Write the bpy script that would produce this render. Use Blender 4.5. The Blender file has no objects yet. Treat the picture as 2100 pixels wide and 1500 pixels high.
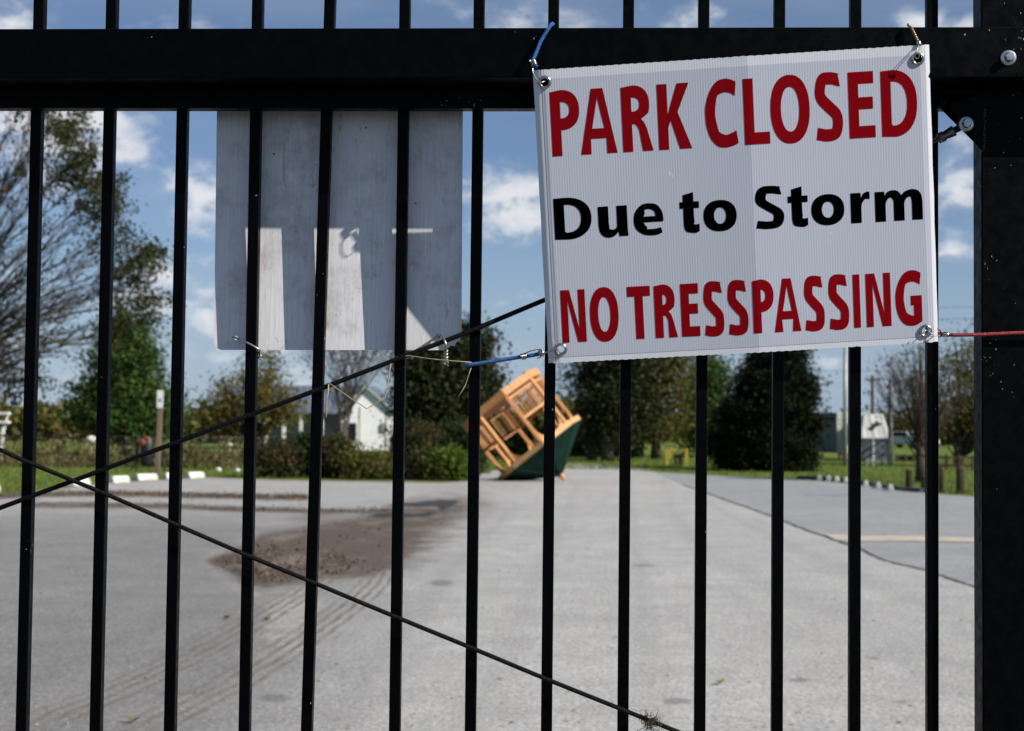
import bpy, bmesh, math, random
import numpy as np
from mathutils import Vector, Matrix
from mathutils.geometry import tessellate_polygon, delaunay_2d_cdt

PI = math.pi
scene = bpy.context.scene
COL = scene.collection
R = math.radians

# ------------------------------------------------------------------ camera
F = 3000.0                      # focal length in pixels of the 2100 x 1500 photograph
YAW, PITCH, ROLL = -0.048389, 0.041401, 0.011132
DIST, EYE = 2.20877, 1.55       # metres from the gate, height of the lens
CAM = np.array([0.0, -DIST, EYE])
_fw = np.array([math.sin(YAW) * math.cos(PITCH), math.cos(YAW) * math.cos(PITCH), math.sin(PITCH)])
_r0 = np.array([math.cos(YAW), -math.sin(YAW), 0.0])
_u0 = np.cross(_r0, _fw)
_rt = _r0 * math.cos(ROLL) + _u0 * math.sin(ROLL)
_up = -_r0 * math.sin(ROLL) + _u0 * math.cos(ROLL)
cam_d = bpy.data.cameras.new('camera')
cam = bpy.data.objects.new('camera', cam_d)
COL.objects.link(cam)
cam.matrix_world = Matrix(((_rt[0], _up[0], -_fw[0], CAM[0]), (_rt[1], _up[1], -_fw[1], CAM[1]),
                           (_rt[2], _up[2], -_fw[2], CAM[2]), (0, 0, 0, 1)))
cam_d.sensor_width = 36.0
cam_d.lens = F / 2100.0 * 36.0
cam_d.clip_start, cam_d.clip_end = 0.05, 5000.0
cam_d.dof.use_dof = True
cam_d.dof.focus_distance = DIST
cam_d.dof.aperture_fstop = 9.0
scene.camera = cam

# ------------------------------------------------------------------ sun and sky
SUN = Vector((2.23, -1.0, 1.77)).normalized()
sun_d = bpy.data.lights.new('sun', 'SUN')
sun_d.energy = 4.9
sun_d.angle = R(0.5)
sun_d.color = (1.0, 0.95, 0.87)
sun = bpy.data.objects.new('sun', sun_d)
COL.objects.link(sun)
sun.rotation_euler = SUN.to_track_quat('Z', 'Y').to_euler()

scene.view_settings.view_transform = 'Standard'
scene.view_settings.look = 'None'
scene.view_settings.gamma = 1.0
scene.view_settings.exposure = 0.55
scene.render.engine = 'CYCLES'
try:
    scene.cycles.use_denoising = True
    scene.cycles.max_bounces = 6
    scene.cycles.transparent_max_bounces = 8
    scene.cycles.caustics_reflective = False
    scene.cycles.caustics_refractive = False
except Exception:
    pass

world = bpy.data.worlds.new('World')
scene.world = world
world.use_nodes = True
wt = world.node_tree
wt.nodes.clear()


class NT:
    """short node-building helper"""
    def __init__(self, t): self.t = t
    def n(self, typ, **kw):
        x = self.t.nodes.new(typ)
        for k, v in kw.items():
            if k.startswith('i_'):
                key = k[2:]
                key = int(key) if key.isdigit() else key.replace('_', ' ')
                self.set(x.inputs[key], v)
            else:
                setattr(x, k, v)
        return x
    def set(self, sock, v):
        if isinstance(v, bpy.types.NodeSocket): self.t.links.new(v, sock)
        elif isinstance(v, bpy.types.Node): self.t.links.new(v.outputs[0], sock)
        else: sock.default_value = v
    def m(self, op, a, b=0.0, c=None, clamp=False):
        x = self.t.nodes.new('ShaderNodeMath'); x.operation = op; x.use_clamp = clamp
        self.set(x.inputs[0], a); self.set(x.inputs[1], b)
        if c is not None: self.set(x.inputs[2], c)
        return x.outputs[0]
    def v(self, op, a, b=(0, 0, 0)):
        x = self.t.nodes.new('ShaderNodeVectorMath'); x.operation = op
        self.set(x.inputs[0], a); self.set(x.inputs[1], b)
        return x.outputs[1] if op in ('LENGTH', 'DOT_PRODUCT', 'DISTANCE') else x.outputs[0]
    def smooth(self, val, lo, hi, a=0.0, b=1.0):
        x = self.t.nodes.new('ShaderNodeMapRange'); x.interpolation_type = 'SMOOTHSTEP'
        self.set(x.inputs[0], val)
        for i, q in enumerate((lo, hi, a, b)): self.set(x.inputs[i + 1], q)
        return x.outputs[0]
    def mix(self, f, a, b, blend='MIX'):
        x = self.t.nodes.new('ShaderNodeMix'); x.data_type = 'RGBA'; x.blend_type = blend
        self.set(x.inputs[0], f); self.set(x.inputs[6], c4(a)); self.set(x.inputs[7], c4(b))
        return x.outputs[2]
    def noise(self, vec, scale, detail=4, rough=0.55, dist=0.0):
        x = self.t.nodes.new('ShaderNodeTexNoise')
        if vec is not None: self.set(x.inputs['Vector'], vec)
        x.inputs['Scale'].default_value = scale; x.inputs['Detail'].default_value = detail
        x.inputs['Roughness'].default_value = rough; x.inputs['Distortion'].default_value = dist
        return x.outputs[0]
    def attr(self, name):
        x = self.t.nodes.new('ShaderNodeAttribute'); x.attribute_name = name
        return x


def c4(c):
    return (*c, 1.0) if isinstance(c, (tuple, list)) and len(c) == 3 else c


def ray(px, py):
    v = _fw + _rt * (px - 1050.0) / F - _up * (py - 750.0) / F
    return v


W = NT(wt)
w_out = W.n('ShaderNodeOutputWorld')
w_bg = W.n('ShaderNodeBackground')
wt.links.new(w_bg.outputs[0], w_out.inputs[0])
sky = W.n('ShaderNodeTexSky', sky_type='NISHITA')
sky.sun_disc = False
sky.sun_elevation = math.asin(SUN.z)
sky.sun_rotation = math.atan2(SUN.x, SUN.y)
sky.altitude = 10.0
sky.air_density = 1.0
sky.dust_density = 0.15
sky.ozone_density = 3.0
tc = W.n('ShaderNodeTexCoord')
D3 = tc.outputs['Generated']
# cloud banks: centre (as a viewing direction) and angular size
CLOUDS = [  # px, py, rx, ry, strength
    (120, 255, 190, 150, 1.3), (20, 50, 80, 60, .9), (95, 62, 60, 36, .35), (420, 58, 90, 40, .25),
    (414, 408, 84, 84, 1.2), (322, 580, 80, 90, 1.0), (425, 640, 70, 100, 1.0), (450, 720, 70, 70, .5),
    (1070, 425, 135, 100, 1.2), (1080, 638, 72, 40, .6), (1085, 30, 170, 80, .40), (1430, 48, 70, 36, .9),
    (1885, 48, 62, 40, 1.0), (1975, 60, 60, 34, .9),
    (1960, 380, 120, 110, .62), (1952, 520, 46, 30, .9), (1690, 760, 60, 30, .45), (1780, 800, 60, 30, .5),
    (1520, 760, 40, 50, .4), (600, 760, 90, 60, .4), (620, 800, 70, 50, .4), (260, 620, 70, 60, .5), (1010, 740, 60, 40, .35),
    (20, 680, 110, 110, .45),
]
field = None
for (px, py, rx, ry, st) in CLOUDS:
    d = ray(px, py); d = d / np.linalg.norm(d)
    q = W.v('SUBTRACT', D3, tuple(d))
    q = W.v('MULTIPLY', q, (F / rx, 4.0, F / ry))
    l = W.m('MULTIPLY', W.m('SUBTRACT', 1.0, W.v('LENGTH', q)), st)
    field = l if field is None else W.m('MAXIMUM', field, l)
field = W.m('MAXIMUM', field, -1.0)
n_big = W.noise(W.v('MULTIPLY', D3, (1, 1, 1.7)), 26.0, 8, 0.62, 0.25)
n_up = W.noise(W.v('MULTIPLY', W.v('ADD', D3, (0.004, 0, 0.010)), (1, 1, 1.7)), 26.0, 8, 0.62, 0.25)
n_wide = W.noise(W.v('MULTIPLY', D3, (1, 1, 2.2)), 5.0, 6, 0.6)
sep = W.n('ShaderNodeSeparateXYZ', i_0=D3)
behind = W.smooth(sep.outputs[1], 0.9, 0.75)
other = W.m('MULTIPLY', W.m('SUBTRACT', W.m('MULTIPLY', n_wide, 5.0), 3.15), behind)
field = W.m('MAXIMUM', field, W.m('SUBTRACT', other, W.m('MULTIPLY', W.m('SUBTRACT', 1.0, behind), 2.0)))
dens = W.smooth(W.m('ADD', field, W.m('MULTIPLY', W.m('SUBTRACT', n_big, 0.5), 2.3)), -0.05, 1.05)
lit = W.smooth(W.m('ADD', W.m('MULTIPLY', W.m('SUBTRACT', n_big, n_up), 4.0), W.m('MULTIPLY', field, 0.55)), -0.25, 0.45)
cl_col = W.mix(lit, (5.0, 5.9, 7.4), (9.3, 9.5, 10.0))
# thin veil and the grey-blue deck that crosses the top of the view
veil = W.smooth(W.noise(W.v('MULTIPLY', D3, (0.7, 1, 3.0)), 9.0, 5, 0.6), 0.42, 0.75, 0.0, 0.16)
elev = W.smooth(sep.outputs[2], 0.245, 0.30)
deck = W.m('MULTIPLY', elev, W.smooth(W.noise(W.v('MULTIPLY', D3, (0.6, 1, 4.0)), 10.0, 4, 0.55), 0.35, 0.6, 0.25, 0.9))
skyc = W.mix(1.0, sky.outputs[0], (0.90, 0.93, 1.06), 'MULTIPLY')
skyc = W.mix(W.smooth(sep.outputs[2], 0.16, -0.02, 0.0, 0.75), skyc, (3.8, 5.3, 7.6))
skyc = W.mix(veil, skyc, (5.0, 5.9, 7.4))
skyc = W.mix(deck, skyc, (2.7, 3.7, 5.4))
skyc = W.mix(dens, skyc, cl_col)
wt.links.new(skyc, w_bg.inputs[0])
w_bg.inputs[1].default_value = 0.056


# ------------------------------------------------------------------ helpers
def W3(px, py, y):
    """point of the upright plane y = const seen at that pixel"""
    v = ray(px, py)
    t = (y - CAM[1]) / v[1]
    return Vector(CAM + v * t)


def G(px, py, z=0.0):
    """ground point seen at that pixel"""
    v = ray(px, py)
    t = (z - EYE) / v[2]
    return Vector(CAM + v * t)


def GX(px, y):
    p = W3(px, 880, y)
    return p.x


def project(P):
    d = np.asarray(P, float) - CAM
    z = d @ _fw
    return 1050 + F * (d @ _rt) / z, 750 - F * (d @ _up) / z


def link(o, parent=None):
    COL.objects.link(o)
    if parent is not None:
        o.parent = parent
        o.matrix_parent_inverse = Matrix.Identity(4)
    return o


def tag(o, label=None, cat=None, group=None, kind=None):
    if label: o['label'] = label
    if cat: o['category'] = cat
    if group: o['group'] = group
    if kind: o['kind'] = kind
    return o


def empty(name, loc=(0, 0, 0), rotz=0.0):
    o = bpy.data.objects.new(name, None)
    o.empty_display_size = 0.1
    o.location = loc
    o.rotation_euler = (0, 0, rotz)
    COL.objects.link(o)
    return o


class MB:
    """collects simple shapes into one mesh"""
    def __init__(self): self.bm = bmesh.new()

    def box(self, c, s, rot=None, bevel=0.0):
        m = Matrix.Translation(Vector(c))
        if rot is not None: m = m @ rot
        m = m @ Matrix.Diagonal((s[0], s[1], s[2], 1.0))
        r = bmesh.ops.create_cube(self.bm, size=1.0, matrix=m)
        if bevel > 0:
            es = list({e for v in r['verts'] for e in v.link_edges})
            bmesh.ops.bevel(self.bm, geom=es, offset=bevel, segments=2, affect='EDGES', profile=0.5)
        return self

    def b2(self, a, b, bevel=0.0):
        a, b = Vector(a), Vector(b)
        return self.box((a + b) / 2, (abs(b.x - a.x), abs(b.y - a.y), abs(b.z - a.z)), None, bevel)

    def bar(self, a, b, w, h, up=(0, 0, 1), bevel=0.0):
        a, b = Vector(a), Vector(b)
        d = b - a
        z = d.normalized()
        x = Vector(up).cross(z)
        if x.length < 1e-4: x = Vector((1, 0, 0)).cross(z)
        if x.length < 1e-4: x = Vector((0, 1, 0)).cross(z)
        x.normalize()
        y = z.cross(x)
        rot = Matrix((x, y, z)).transposed().to_4x4()
        return self.box((a + b) / 2, (w, h, d.length), rot, bevel)

    def tube(self, pts, r, n=8, cap=True):
        pts = [Vector(p) for p in pts]
        if not hasattr(r, '__len__'): r = [r] * len(pts)
        rings = []
        ref = None
        for i, p in enumerate(pts):
            a = pts[max(i - 1, 0)]; b = pts[min(i + 1, len(pts) - 1)]
            d = (b - a)
            if d.length < 1e-9: d = Vector((0, 0, 1))
            d.normalize()
            if ref is None:
                ref = d.orthogonal().normalized()
            x = ref - d * ref.dot(d)
            if x.length < 1e-6: x = d.orthogonal()
            x.normalize(); ref = x
            y = d.cross(x)
            rings.append([self.bm.verts.new(p + (x * math.cos(2 * PI * k / n) + y * math.sin(2 * PI * k / n)) * r[i]) for k in range(n)])
        for i in range(len(rings) - 1):
            for k in range(n):
                self.bm.faces.new((rings[i][k], rings[i][(k + 1) % n], rings[i + 1][(k + 1) % n], rings[i + 1][k])).smooth = True
        if cap:
            self.bm.faces.new(rings[0][::-1]); self.bm.faces.new(rings[-1])
        return self

    def cyl(self, a, b, r, n=16, r2=None):
        return self.tube([a, b], [r, r if r2 is None else r2], n)

    def lathe(self, c, axis, prof, n=24):
        """prof: list of (radius, height along axis)"""
        c = Vector(c); ax = Vector(axis).normalized(); x = ax.orthogonal().normalized(); y = ax.cross(x)
        rings = [[self.bm.verts.new(c + ax * h + (x * math.cos(2 * PI * k / n) + y * math.sin(2 * PI * k / n)) * max(r, 1e-5)) for k in range(n)] for r, h in prof]
        for i in range(len(rings) - 1):
            for k in range(n):
                self.bm.faces.new((rings[i][k], rings[i][(k + 1) % n], rings[i + 1][(k + 1) % n], rings[i + 1][k])).smooth = True
        return self

    def torus(self, c, axis, Rr, r, n=28, m=10, flat=1.0):
        prof = [(Rr + r * math.cos(2 * PI * j / m), r * flat * math.sin(2 * PI * j / m)) for j in range(m + 1)]
        return self.lathe(c, axis, prof, n)

    def prism(self, pts, off):
        off = Vector(off)
        a = [self.bm.verts.new(Vector(p)) for p in pts]
        b = [self.bm.verts.new(Vector(p) + off) for p in pts]
        self.bm.faces.new(a); self.bm.faces.new(b[::-1])
        for i in range(len(a)):
            j = (i + 1) % len(a)
            self.bm.faces.new((a[i], b[i], b[j], a[j]))
        return self

    def face(self, pts):
        self.bm.faces.new([self.bm.verts.new(Vector(p)) for p in pts])
        return self

    def build(self, name, mat, parent=None, loc=None, local=True, smooth=None):
        bmesh.ops.recalc_face_normals(self.bm, faces=self.bm.faces[:])
        me = bpy.data.meshes.new(name)
        self.bm.to_mesh(me); self.bm.free()
        if mat is not None: me.materials.append(mat)
        o = bpy.data.objects.new(name, me)
        link(o, parent)
        if loc is not None: o.location = loc
        return o


def mesh_np(name, V, Fq, mat, parent=None, attrs=None):
    """mesh from numpy arrays; Fq is (n,4) or (n,3)"""
    V = np.asarray(V, np.float32); Fq = np.asarray(Fq, np.int32)
    me = bpy.data.meshes.new(name)
    k = Fq.shape[1]
    me.vertices.add(len(V)); me.vertices.foreach_set('co', V.ravel())
    me.loops.add(Fq.size); me.loops.foreach_set('vertex_index', Fq.ravel())
    me.polygons.add(len(Fq)); me.polygons.foreach_set('loop_start', np.arange(0, Fq.size, k, dtype=np.int32))
    try: me.polygons.foreach_set('loop_total', np.full(len(Fq), k, np.int32))
    except Exception: pass
    me.update(calc_edges=True)
    for an, av in (attrs or {}).items():
        a = me.attributes.new(an, 'FLOAT', 'POINT'); a.data.foreach_set('value', np.asarray(av, np.float32))
    if mat is not None: me.materials.append(mat)
    o = bpy.data.objects.new(name, me)
    return link(o, parent)


def copy_tree(o, parent=None):
    c = o.copy(); COL.objects.link(c)
    if parent is not None: c.parent = parent
    for ch in [x for x in bpy.data.objects if x.parent == o]:
        copy_tree(ch, c)
    return c


# ------------------------------------------------------------------ materials
def base_mat(name):
    m = bpy.data.materials.new(name); m.use_nodes = True
    t = m.node_tree
    b = t.nodes['Principled BSDF']
    return m, NT(t), b


def simple(name, col, rough=0.6, metal=0.0, spec=0.4, var=0.0, vscale=8.0, col2=None, bump=0.0, bscale=40.0, lo=.35, hi=.65, stretch=(1, 1, 1)):
    m, N, b = base_mat(name)
    tcn = N.n('ShaderNodeTexCoord')
    vec = N.v('MULTIPLY', tcn.outputs['Object'], stretch)
    c2 = col2 if col2 is not None else tuple(x * (1 - var) for x in col)
    if var or col2 is not None:
        f = N.smooth(N.noise(vec, vscale, 5, 0.6), lo, hi)
        N.set(b.inputs['Base Color'], N.mix(f, col, c2))
    else:
        b.inputs['Base Color'].default_value = c4(col)
    b.inputs['Roughness'].default_value = rough
    b.inputs['Metallic'].default_value = metal
    b.inputs['Specular IOR Level'].default_value = spec
    if bump:
        bp = N.n('ShaderNodeBump'); bp.inputs['Strength'].default_value = bump; bp.inputs['Distance'].default_value = 0.02
        N.set(bp.inputs['Height'], N.noise(vec, bscale, 5, 0.6))
        N.set(b.inputs['Normal'], bp.outputs[0])
    return m


def leafmat(name, cols, trans=0.25, rough=0.55):
    m, N, b = base_mat(name)
    g = N.n('ShaderNodeNewGeometry')
    ramp = N.n('ShaderNodeValToRGB')
    el = ramp.color_ramp.elements
    el[0].position = 0.0; el[0].color = c4(cols[0])
    el[1].position = 1.0; el[1].color = c4(cols[-1])
    for i, c in enumerate(cols[1:-1]):
        e = el.new((i + 1) / (len(cols) - 1)); e.color = c4(c)
    N.set(ramp.inputs[0], g.outputs['Random Per Island'])
    N.set(b.inputs['Base Color'], ramp.outputs[0])
    b.inputs['Roughness'].default_value = rough
    b.inputs['Specular IOR Level'].default_value = 0.06
    if trans > 0:
        tr = N.n('ShaderNodeBsdfTranslucent'); N.set(tr.inputs[0], ramp.outputs[0])
        mx = N.n('ShaderNodeMixShader'); mx.inputs[0].default_value = trans
        N.t.links.new(b.outputs[0], mx.inputs[1]); N.t.links.new(tr.outputs[0], mx.inputs[2])
        N.t.links.new(mx.outputs[0], N.t.nodes['Material Output'].inputs[0])
    return m


M = {}


def mat_gate():
    m, N, b = base_mat('black_gate_paint')
    tcn = N.n('ShaderNodeTexCoord')
    v = tcn.outputs['Object']
    dots = N.m('GREATER_THAN', N.noise(N.v('MULTIPLY', v, (1, 1, .55)), 260.0, 3, .6), 0.70)
    patch = N.m('GREATER_THAN', N.noise(v, 9.0, 5, .65), 0.60)
    f = N.m('MULTIPLY', dots, patch)
    dust = N.smooth(N.noise(N.v('MULTIPLY', v, (1, 1, .25)), 30.0, 6, .7), .5, .85, 0, .25)
    c = N.mix(dust, (.0005, .0006, .0010), (.003, .0035, .0045))
    N.set(b.inputs['Base Color'], N.mix(f, c, (.42, .42, .42)))
    N.set(b.inputs['Roughness'], N.smooth(N.noise(v, 60.0, 4, .6), .3, .7, .34, .52))
    b.inputs['Specular IOR Level'].default_value = 0.06
    return m


def mat_road(tint, name):
    m, N, b = base_mat(name)
    tcn = N.n('ShaderNodeTexCoord')
    v = tcn.outputs['Object']
    big = N.noise(v, 0.22, 5, .6)
    mid = N.noise(v, 1.6, 6, .65)
    streak = N.noise(N.v('MULTIPLY', v, (3.0, .35, 1)), 1.3, 6, .62)
    fine = N.noise(v, 70.0, 4, .75)
    grit = N.noise(v, 26.0, 5, .8)
    base = N.mix(N.smooth(big, .35, .68), tuple(x * .92 for x in tint), tuple(x * 1.07 for x in tint))
    base = N.mix(N.smooth(mid, .36, .66, 0, .6), base, tuple(x * .74 for x in tint))
    base = N.mix(N.smooth(streak, .5, .75, 0, .5), base, tuple(x * .68 for x in tint))
    lane = N.attr('lane').outputs['Fac']
    lane = N.m('MULTIPLY', lane, N.smooth(N.noise(N.v('MULTIPLY', v, (2.2, .5, 1)), 1.6, 6, .65), .25, .6, .35, 1))
    base = N.mix(N.m('MULTIPLY', lane, .55), base, tuple(x * .70 for x in tint))
    pale = N.attr('pale').outputs['Fac']
    base = N.mix(pale, N.mix(1.0, base, (.535, .53, .53), 'MULTIPLY'), base)
    base = N.mix(N.smooth(fine, .30, .72, 0, .85), base, N.mix(1.0, base, (.50, .50, .50), 'MULTIPLY'))
    base = N.mix(N.smooth(N.noise(v, 34.0, 3, .7), .38, .60, 0, .8), base, N.mix(1.0, base, (.58, .58, .58), 'MULTIPLY'))
    base = N.mix(N.smooth(N.noise(v, 19.0, 4, .75), .40, .62, 0, .45), base, N.mix(1.0, base, (.66, .655, .64), 'MULTIPLY'))
    base = N.mix(N.smooth(grit, .55, .72, 0, .7), base, (.52, .50, .47))
    base = N.mix(N.smooth(N.noise(v, 13.0, 6, .8), .62, .72, 0, .6), base, (.10, .10, .10))
    wob = N.m('MULTIPLY', N.m('SUBTRACT', N.noise(v, 1.9, 8, .76), .5), 1.25)
    # dried sand round the edge of the leaf mud
    sand = N.smooth(N.m('ADD', N.attr('sand').outputs['Fac'], wob), .35, .8, 0, .62)
    base = N.mix(N.m('MULTIPLY', sand, N.smooth(N.noise(v, 6.0, 6, .75), .3, .65)), base, (.42, .385, .34))
    mud = N.smooth(N.m('ADD', N.attr('mud').outputs['Fac'], N.m('MULTIPLY', wob, .9)), .2, .8, 0, .96)
    speck = N.noise(N.v('MULTIPLY', v, (1, .6, 1)), 24.0, 5, .75)
    mudc = N.mix(N.smooth(speck, .4, .66), (.060, .044, .034), (.115, .085, .066))
    mudc = N.mix(N.smooth(N.noise(N.v('MULTIPLY', v, (1, .45, 1)), 1.3, 6, .7), .48, .72, 0, .75), mudc, (.21, .175, .15))
    mudc = N.mix(N.smooth(N.noise(v, 40.0, 4, .7), .66, .74, 0, .45), mudc, (.22, .155, .085))
    base = N.mix(mud, base, mudc)
    wet = N.smooth(N.m('ADD', N.attr('wet').outputs['Fac'], N.m('MULTIPLY', wob, .7)), .4, .8)
    base = N.mix(N.m('MULTIPLY', wet, .85), base, (.022, .019, .017))
    stain = N.smooth(N.m('ADD', N.attr('stain').outputs['Fac'], wob), .35, .75, 0, .55)
    base = N.mix(stain, base, (.10, .095, .09))
    tl = N.attr('trk_d').outputs['Fac']
    tm = N.attr('trk_m').outputs['Fac']
    rib = N.smooth(N.m('ADD', N.m('SINE', N.m('ADD', N.m('MULTIPLY', tl, 66.0), N.m('MULTIPLY', N.noise(v, 2.4, 5, .7), 7.0))), N.m('MULTIPLY', N.m('SUBTRACT', N.noise(v, 9.0, 5, .7), .5), 1.6)), -.1, .8)
    base = N.mix(N.m('MULTIPLY', N.m('MULTIPLY', tm, rib), N.smooth(N.noise(v, 2.2, 5, .7), .32, .6, .3, 1.0)), base, (.125, .108, .094))
    N.set(b.inputs['Base Color'], base)
    N.set(b.inputs['Roughness'], N.m('SUBTRACT', .92, N.m('MULTIPLY', wet, .28)))
    b.inputs['Specular IOR Level'].default_value = 0.25
    bp = N.n('ShaderNodeBump'); bp.inputs['Strength'].default_value = .45; bp.inputs['Distance'].default_value = .006
    N.set(bp.inputs['Height'], N.m('ADD', fine, N.m('MULTIPLY', N.m('MULTIPLY', mud, speck), 4.0)))
    N.set(b.inputs['Normal'], bp.outputs[0])
    return m


def mat_grass():
    m, N, b = base_mat('mown_grass')
    tcn = N.n('ShaderNodeTexCoord'); v = tcn.outputs['Object']
    c = N.mix(N.smooth(N.noise(v, .16, 5, .65), .35, .65), (.080, .150, .020), (.140, .180, .034))
    c = N.mix(N.smooth(N.noise(v, .9, 6, .7), .45, .72, 0, .8), c, (.20, .165, .062))
    c = N.mix(N.smooth(N.noise(v, 11.0, 4, .7), .35, .7, 0, .6), c, (.035, .062, .010))
    N.set(b.inputs['Base Color'], c)
    b.inputs['Roughness'].default_value = .95
    b.inputs['Specular IOR Level'].default_value = .1
    bp = N.n('ShaderNodeBump'); bp.inputs['Strength'].default_value = .8; bp.inputs['Distance'].default_value = .06
    N.set(bp.inputs['Height'], N.noise(v, 14.0, 5, .75)); N.set(b.inputs['Normal'], bp.outputs[0])
    return m


def mat_sign():
    m, N, b = base_mat('corrugated_plastic')
    u = N.attr('su').outputs['Fac']; w = N.attr('sv').outputs['Fac']
    fl = N.m('SINE', N.m('MULTIPLY', u, 2 * PI * 152))
    tcn = N.n('ShaderNodeTexCoord')
    vary = N.noise(N.v('MULTIPLY', tcn.outputs['Object'], (60, 60, 1.2)), 1.0, 4, .7)
    amp = N.smooth(vary, .3, .7, .25, 1.0)
    c = N.mix(N.m('MULTIPLY', N.m('MULTIPLY_ADD', fl, .5, .5), N.m('MULTIPLY', amp, .075)), (.50, .52, .60), (.33, .345, .40))
    blot = N.smooth(N.noise(tcn.outputs['Object'], 5.0, 5, .6), .3, .75, 0, .16)
    c = N.mix(blot, c, (.45, .46, .50))
    # hemmed left side and foot; lighter top band paints the lit edge
    def band(x, lo, hi): return N.m('MULTIPLY', N.m('GREATER_THAN', x, lo), N.m('LESS_THAN', x, hi))
    hem_lit = N.m('MAXIMUM', N.m('MAXIMUM', N.m('LESS_THAN', u, .019), N.m('GREATER_THAN', w, .968)), N.m('MAXIMUM', N.m('LESS_THAN', w, .018), N.m('GREATER_THAN', u, .988)))
    c = N.mix(N.m('MULTIPLY', hem_lit, .6), c, (.76, .76, .79))
    line = N.m('MAXIMUM', band(u, .019, .0206), band(w, .0185, .0205))
    c = N.mix(N.m('MULTIPLY', line, .75), c, (.16, .16, .17))
    scuff = N.m('GREATER_THAN', N.noise(N.v('MULTIPLY', tcn.outputs['Object'], (1, 1, .35)), 48.0, 3, .6), .735)
    c = N.mix(N.m('MULTIPLY', scuff, .5), c, (.86, .86, .88))
    N.set(b.inputs['Base Color'], c)
    b.inputs['Roughness'].default_value = .6
    b.inputs['Specular IOR Level'].default_value = .05
    bp = N.n('ShaderNodeBump'); bp.inputs['Strength'].default_value = .07; bp.inputs['Distance'].default_value = .001
    N.set(bp.inputs['Height'], N.m('MULTIPLY', fl, amp)); N.set(b.inputs['Normal'], bp.outputs[0])
    return m


def mat_ink(name, col):
    m, N, b = base_mat(name)
    u = N.attr('su').outputs['Fac']
    fl = N.m('MULTIPLY_ADD', N.m('SINE', N.m('MULTIPLY', u, 2 * PI * 152)), .5, .5)
    N.set(b.inputs['Base Color'], N.mix(N.m('MULTIPLY', fl, .35), col, tuple(x * .62 for x in col)))
    b.inputs['Roughness'].default_value = .6
    b.inputs['Specular IOR Level'].default_value = .0
    return m


def mat_alu():
    m, N, b = base_mat('weathered_aluminium')
    tcn = N.n('ShaderNodeTexCoord'); v = tcn.outputs['Object']
    st = N.noise(N.v('MULTIPLY', v, (420, 1, 9)), 1.0, 5, .75)
    st2 = N.noise(N.v('MULTIPLY', v, (1100, 1, 26)), 1.0, 3, .7)
    c = N.mix(N.smooth(st, .3, .7), (.60, .59, .60), (.77, .755, .76))
    c = N.mix(N.smooth(st2, .56, .72, 0, .6), c, (.27, .275, .28))
    c = N.mix(N.smooth(N.noise(v, 11.0, 7, .72), .46, .72, 0, .6), c, (.33, .30, .28))
    c = N.mix(N.smooth(N.noise(N.v('MULTIPLY', v, (1, 1, .5)), 34.0, 5, .8, 1.2), .57, .70, 0, .6), c, (.30, .24, .18))
    c = N.mix(N.m('GREATER_THAN', N.noise(v, 75.0, 3, .6), .735), c, (.03, .028, .026))
    N.set(b.inputs['Base Color'], c)
    b.inputs['Metallic'].default_value = .15
    b.inputs['Roughness'].default_value = .5
    return m


M['gate'] = mat_gate()
M['road'] = mat_road((.562, .548, .528), 'bleached_asphalt')
M['lot'] = mat_road((.42, .42, .425), 'grey_asphalt')
M['grass'] = mat_grass()
M['sign'] = mat_sign()
M['red_ink'] = mat_ink('red_ink', (.235, .0035, .007))
M['black_ink'] = mat_ink('black_ink', (.0008, .0008, .001))
M['alu'] = mat_alu()
M['zinc'] = simple('zinc_bolt', (.55, .56, .57), .32, 1.0, .5, .35, 60.0)
M['brass'] = simple('nickel_grommet', (.52, .50, .46), .25, 1.0, .5, .3, 90.0)
M['wire'] = simple('galvanised_wire', (.50, .49, .47), .35, .9, .5, .4, 120.0)
M['goldwire'] = simple('tarnished_wire', (.34, .24, .13), .4, .8, .5, .6, 200.0)
M['cable'] = simple('black_brace_cable', (.002, .002, .0025), .5, 0, .12, .5, 90.0, bump=.4, bscale=300.0)
M['fitting'] = simple('steel_fitting', (.13, .13, .135), .35, .8, .5, .4, 90.0)
M['blue'] = simple('blue_bungee', (.012, .12, .38), .55, 0, .4, .45, 160.0, bump=.5, bscale=500.0)
M['red'] = simple('red_bungee', (.34, .018, .035), .55, 0, .4, .45, 160.0, bump=.5, bscale=500.0)
M['straw'] = simple('dry_straw', (.42, .33, .19), .7, 0, .3, .45, 70.0, stretch=(1, 1, 1))
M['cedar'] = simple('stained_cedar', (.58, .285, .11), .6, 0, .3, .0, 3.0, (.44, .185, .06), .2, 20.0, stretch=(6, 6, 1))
M['cedar_dark'] = simple('cedar_boards', (.52, .245, .09), .65, 0, .3, .0, 5.0, (.33, .125, .038), .3, 20.0, stretch=(1, 8, 1))  # darker cedar with board grain, for floor and ceiling
M['greenroof'] = simple('green_roof', (.0045, .027, .019), .7, 0, .1, .25, 2.0)
M['white_board'] = None
M['bark'] = simple('bark', (.075, .056, .042), .9, 0, .15, .0, 4.0, (.038, .029, .022), .9, 14.0, stretch=(1, 1, .25))
M['greybark'] = simple('grey_bark', (.12, .105, .09), .9, 0, .15, .0, 4.0, (.06, .05, .042), .8, 14.0, stretch=(1, 1, .25))
M['twig'] = simple('twig', (.11, .085, .070), .9, 0, .1, .4, 2.0)
M['weathered_wood'] = simple('weathered_wood', (.22, .165, .115), .85, 0, .2, .0, 5.0, (.13, .09, .06), .6, 30.0, stretch=(1, 1, .12))
M['dark_wood'] = simple('creosoted_wood', (.085, .060, .030), .85, 0, .2, .0, 6.0, (.035, .026, .016), .6, 30.0, stretch=(1, 1, .15))
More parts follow.
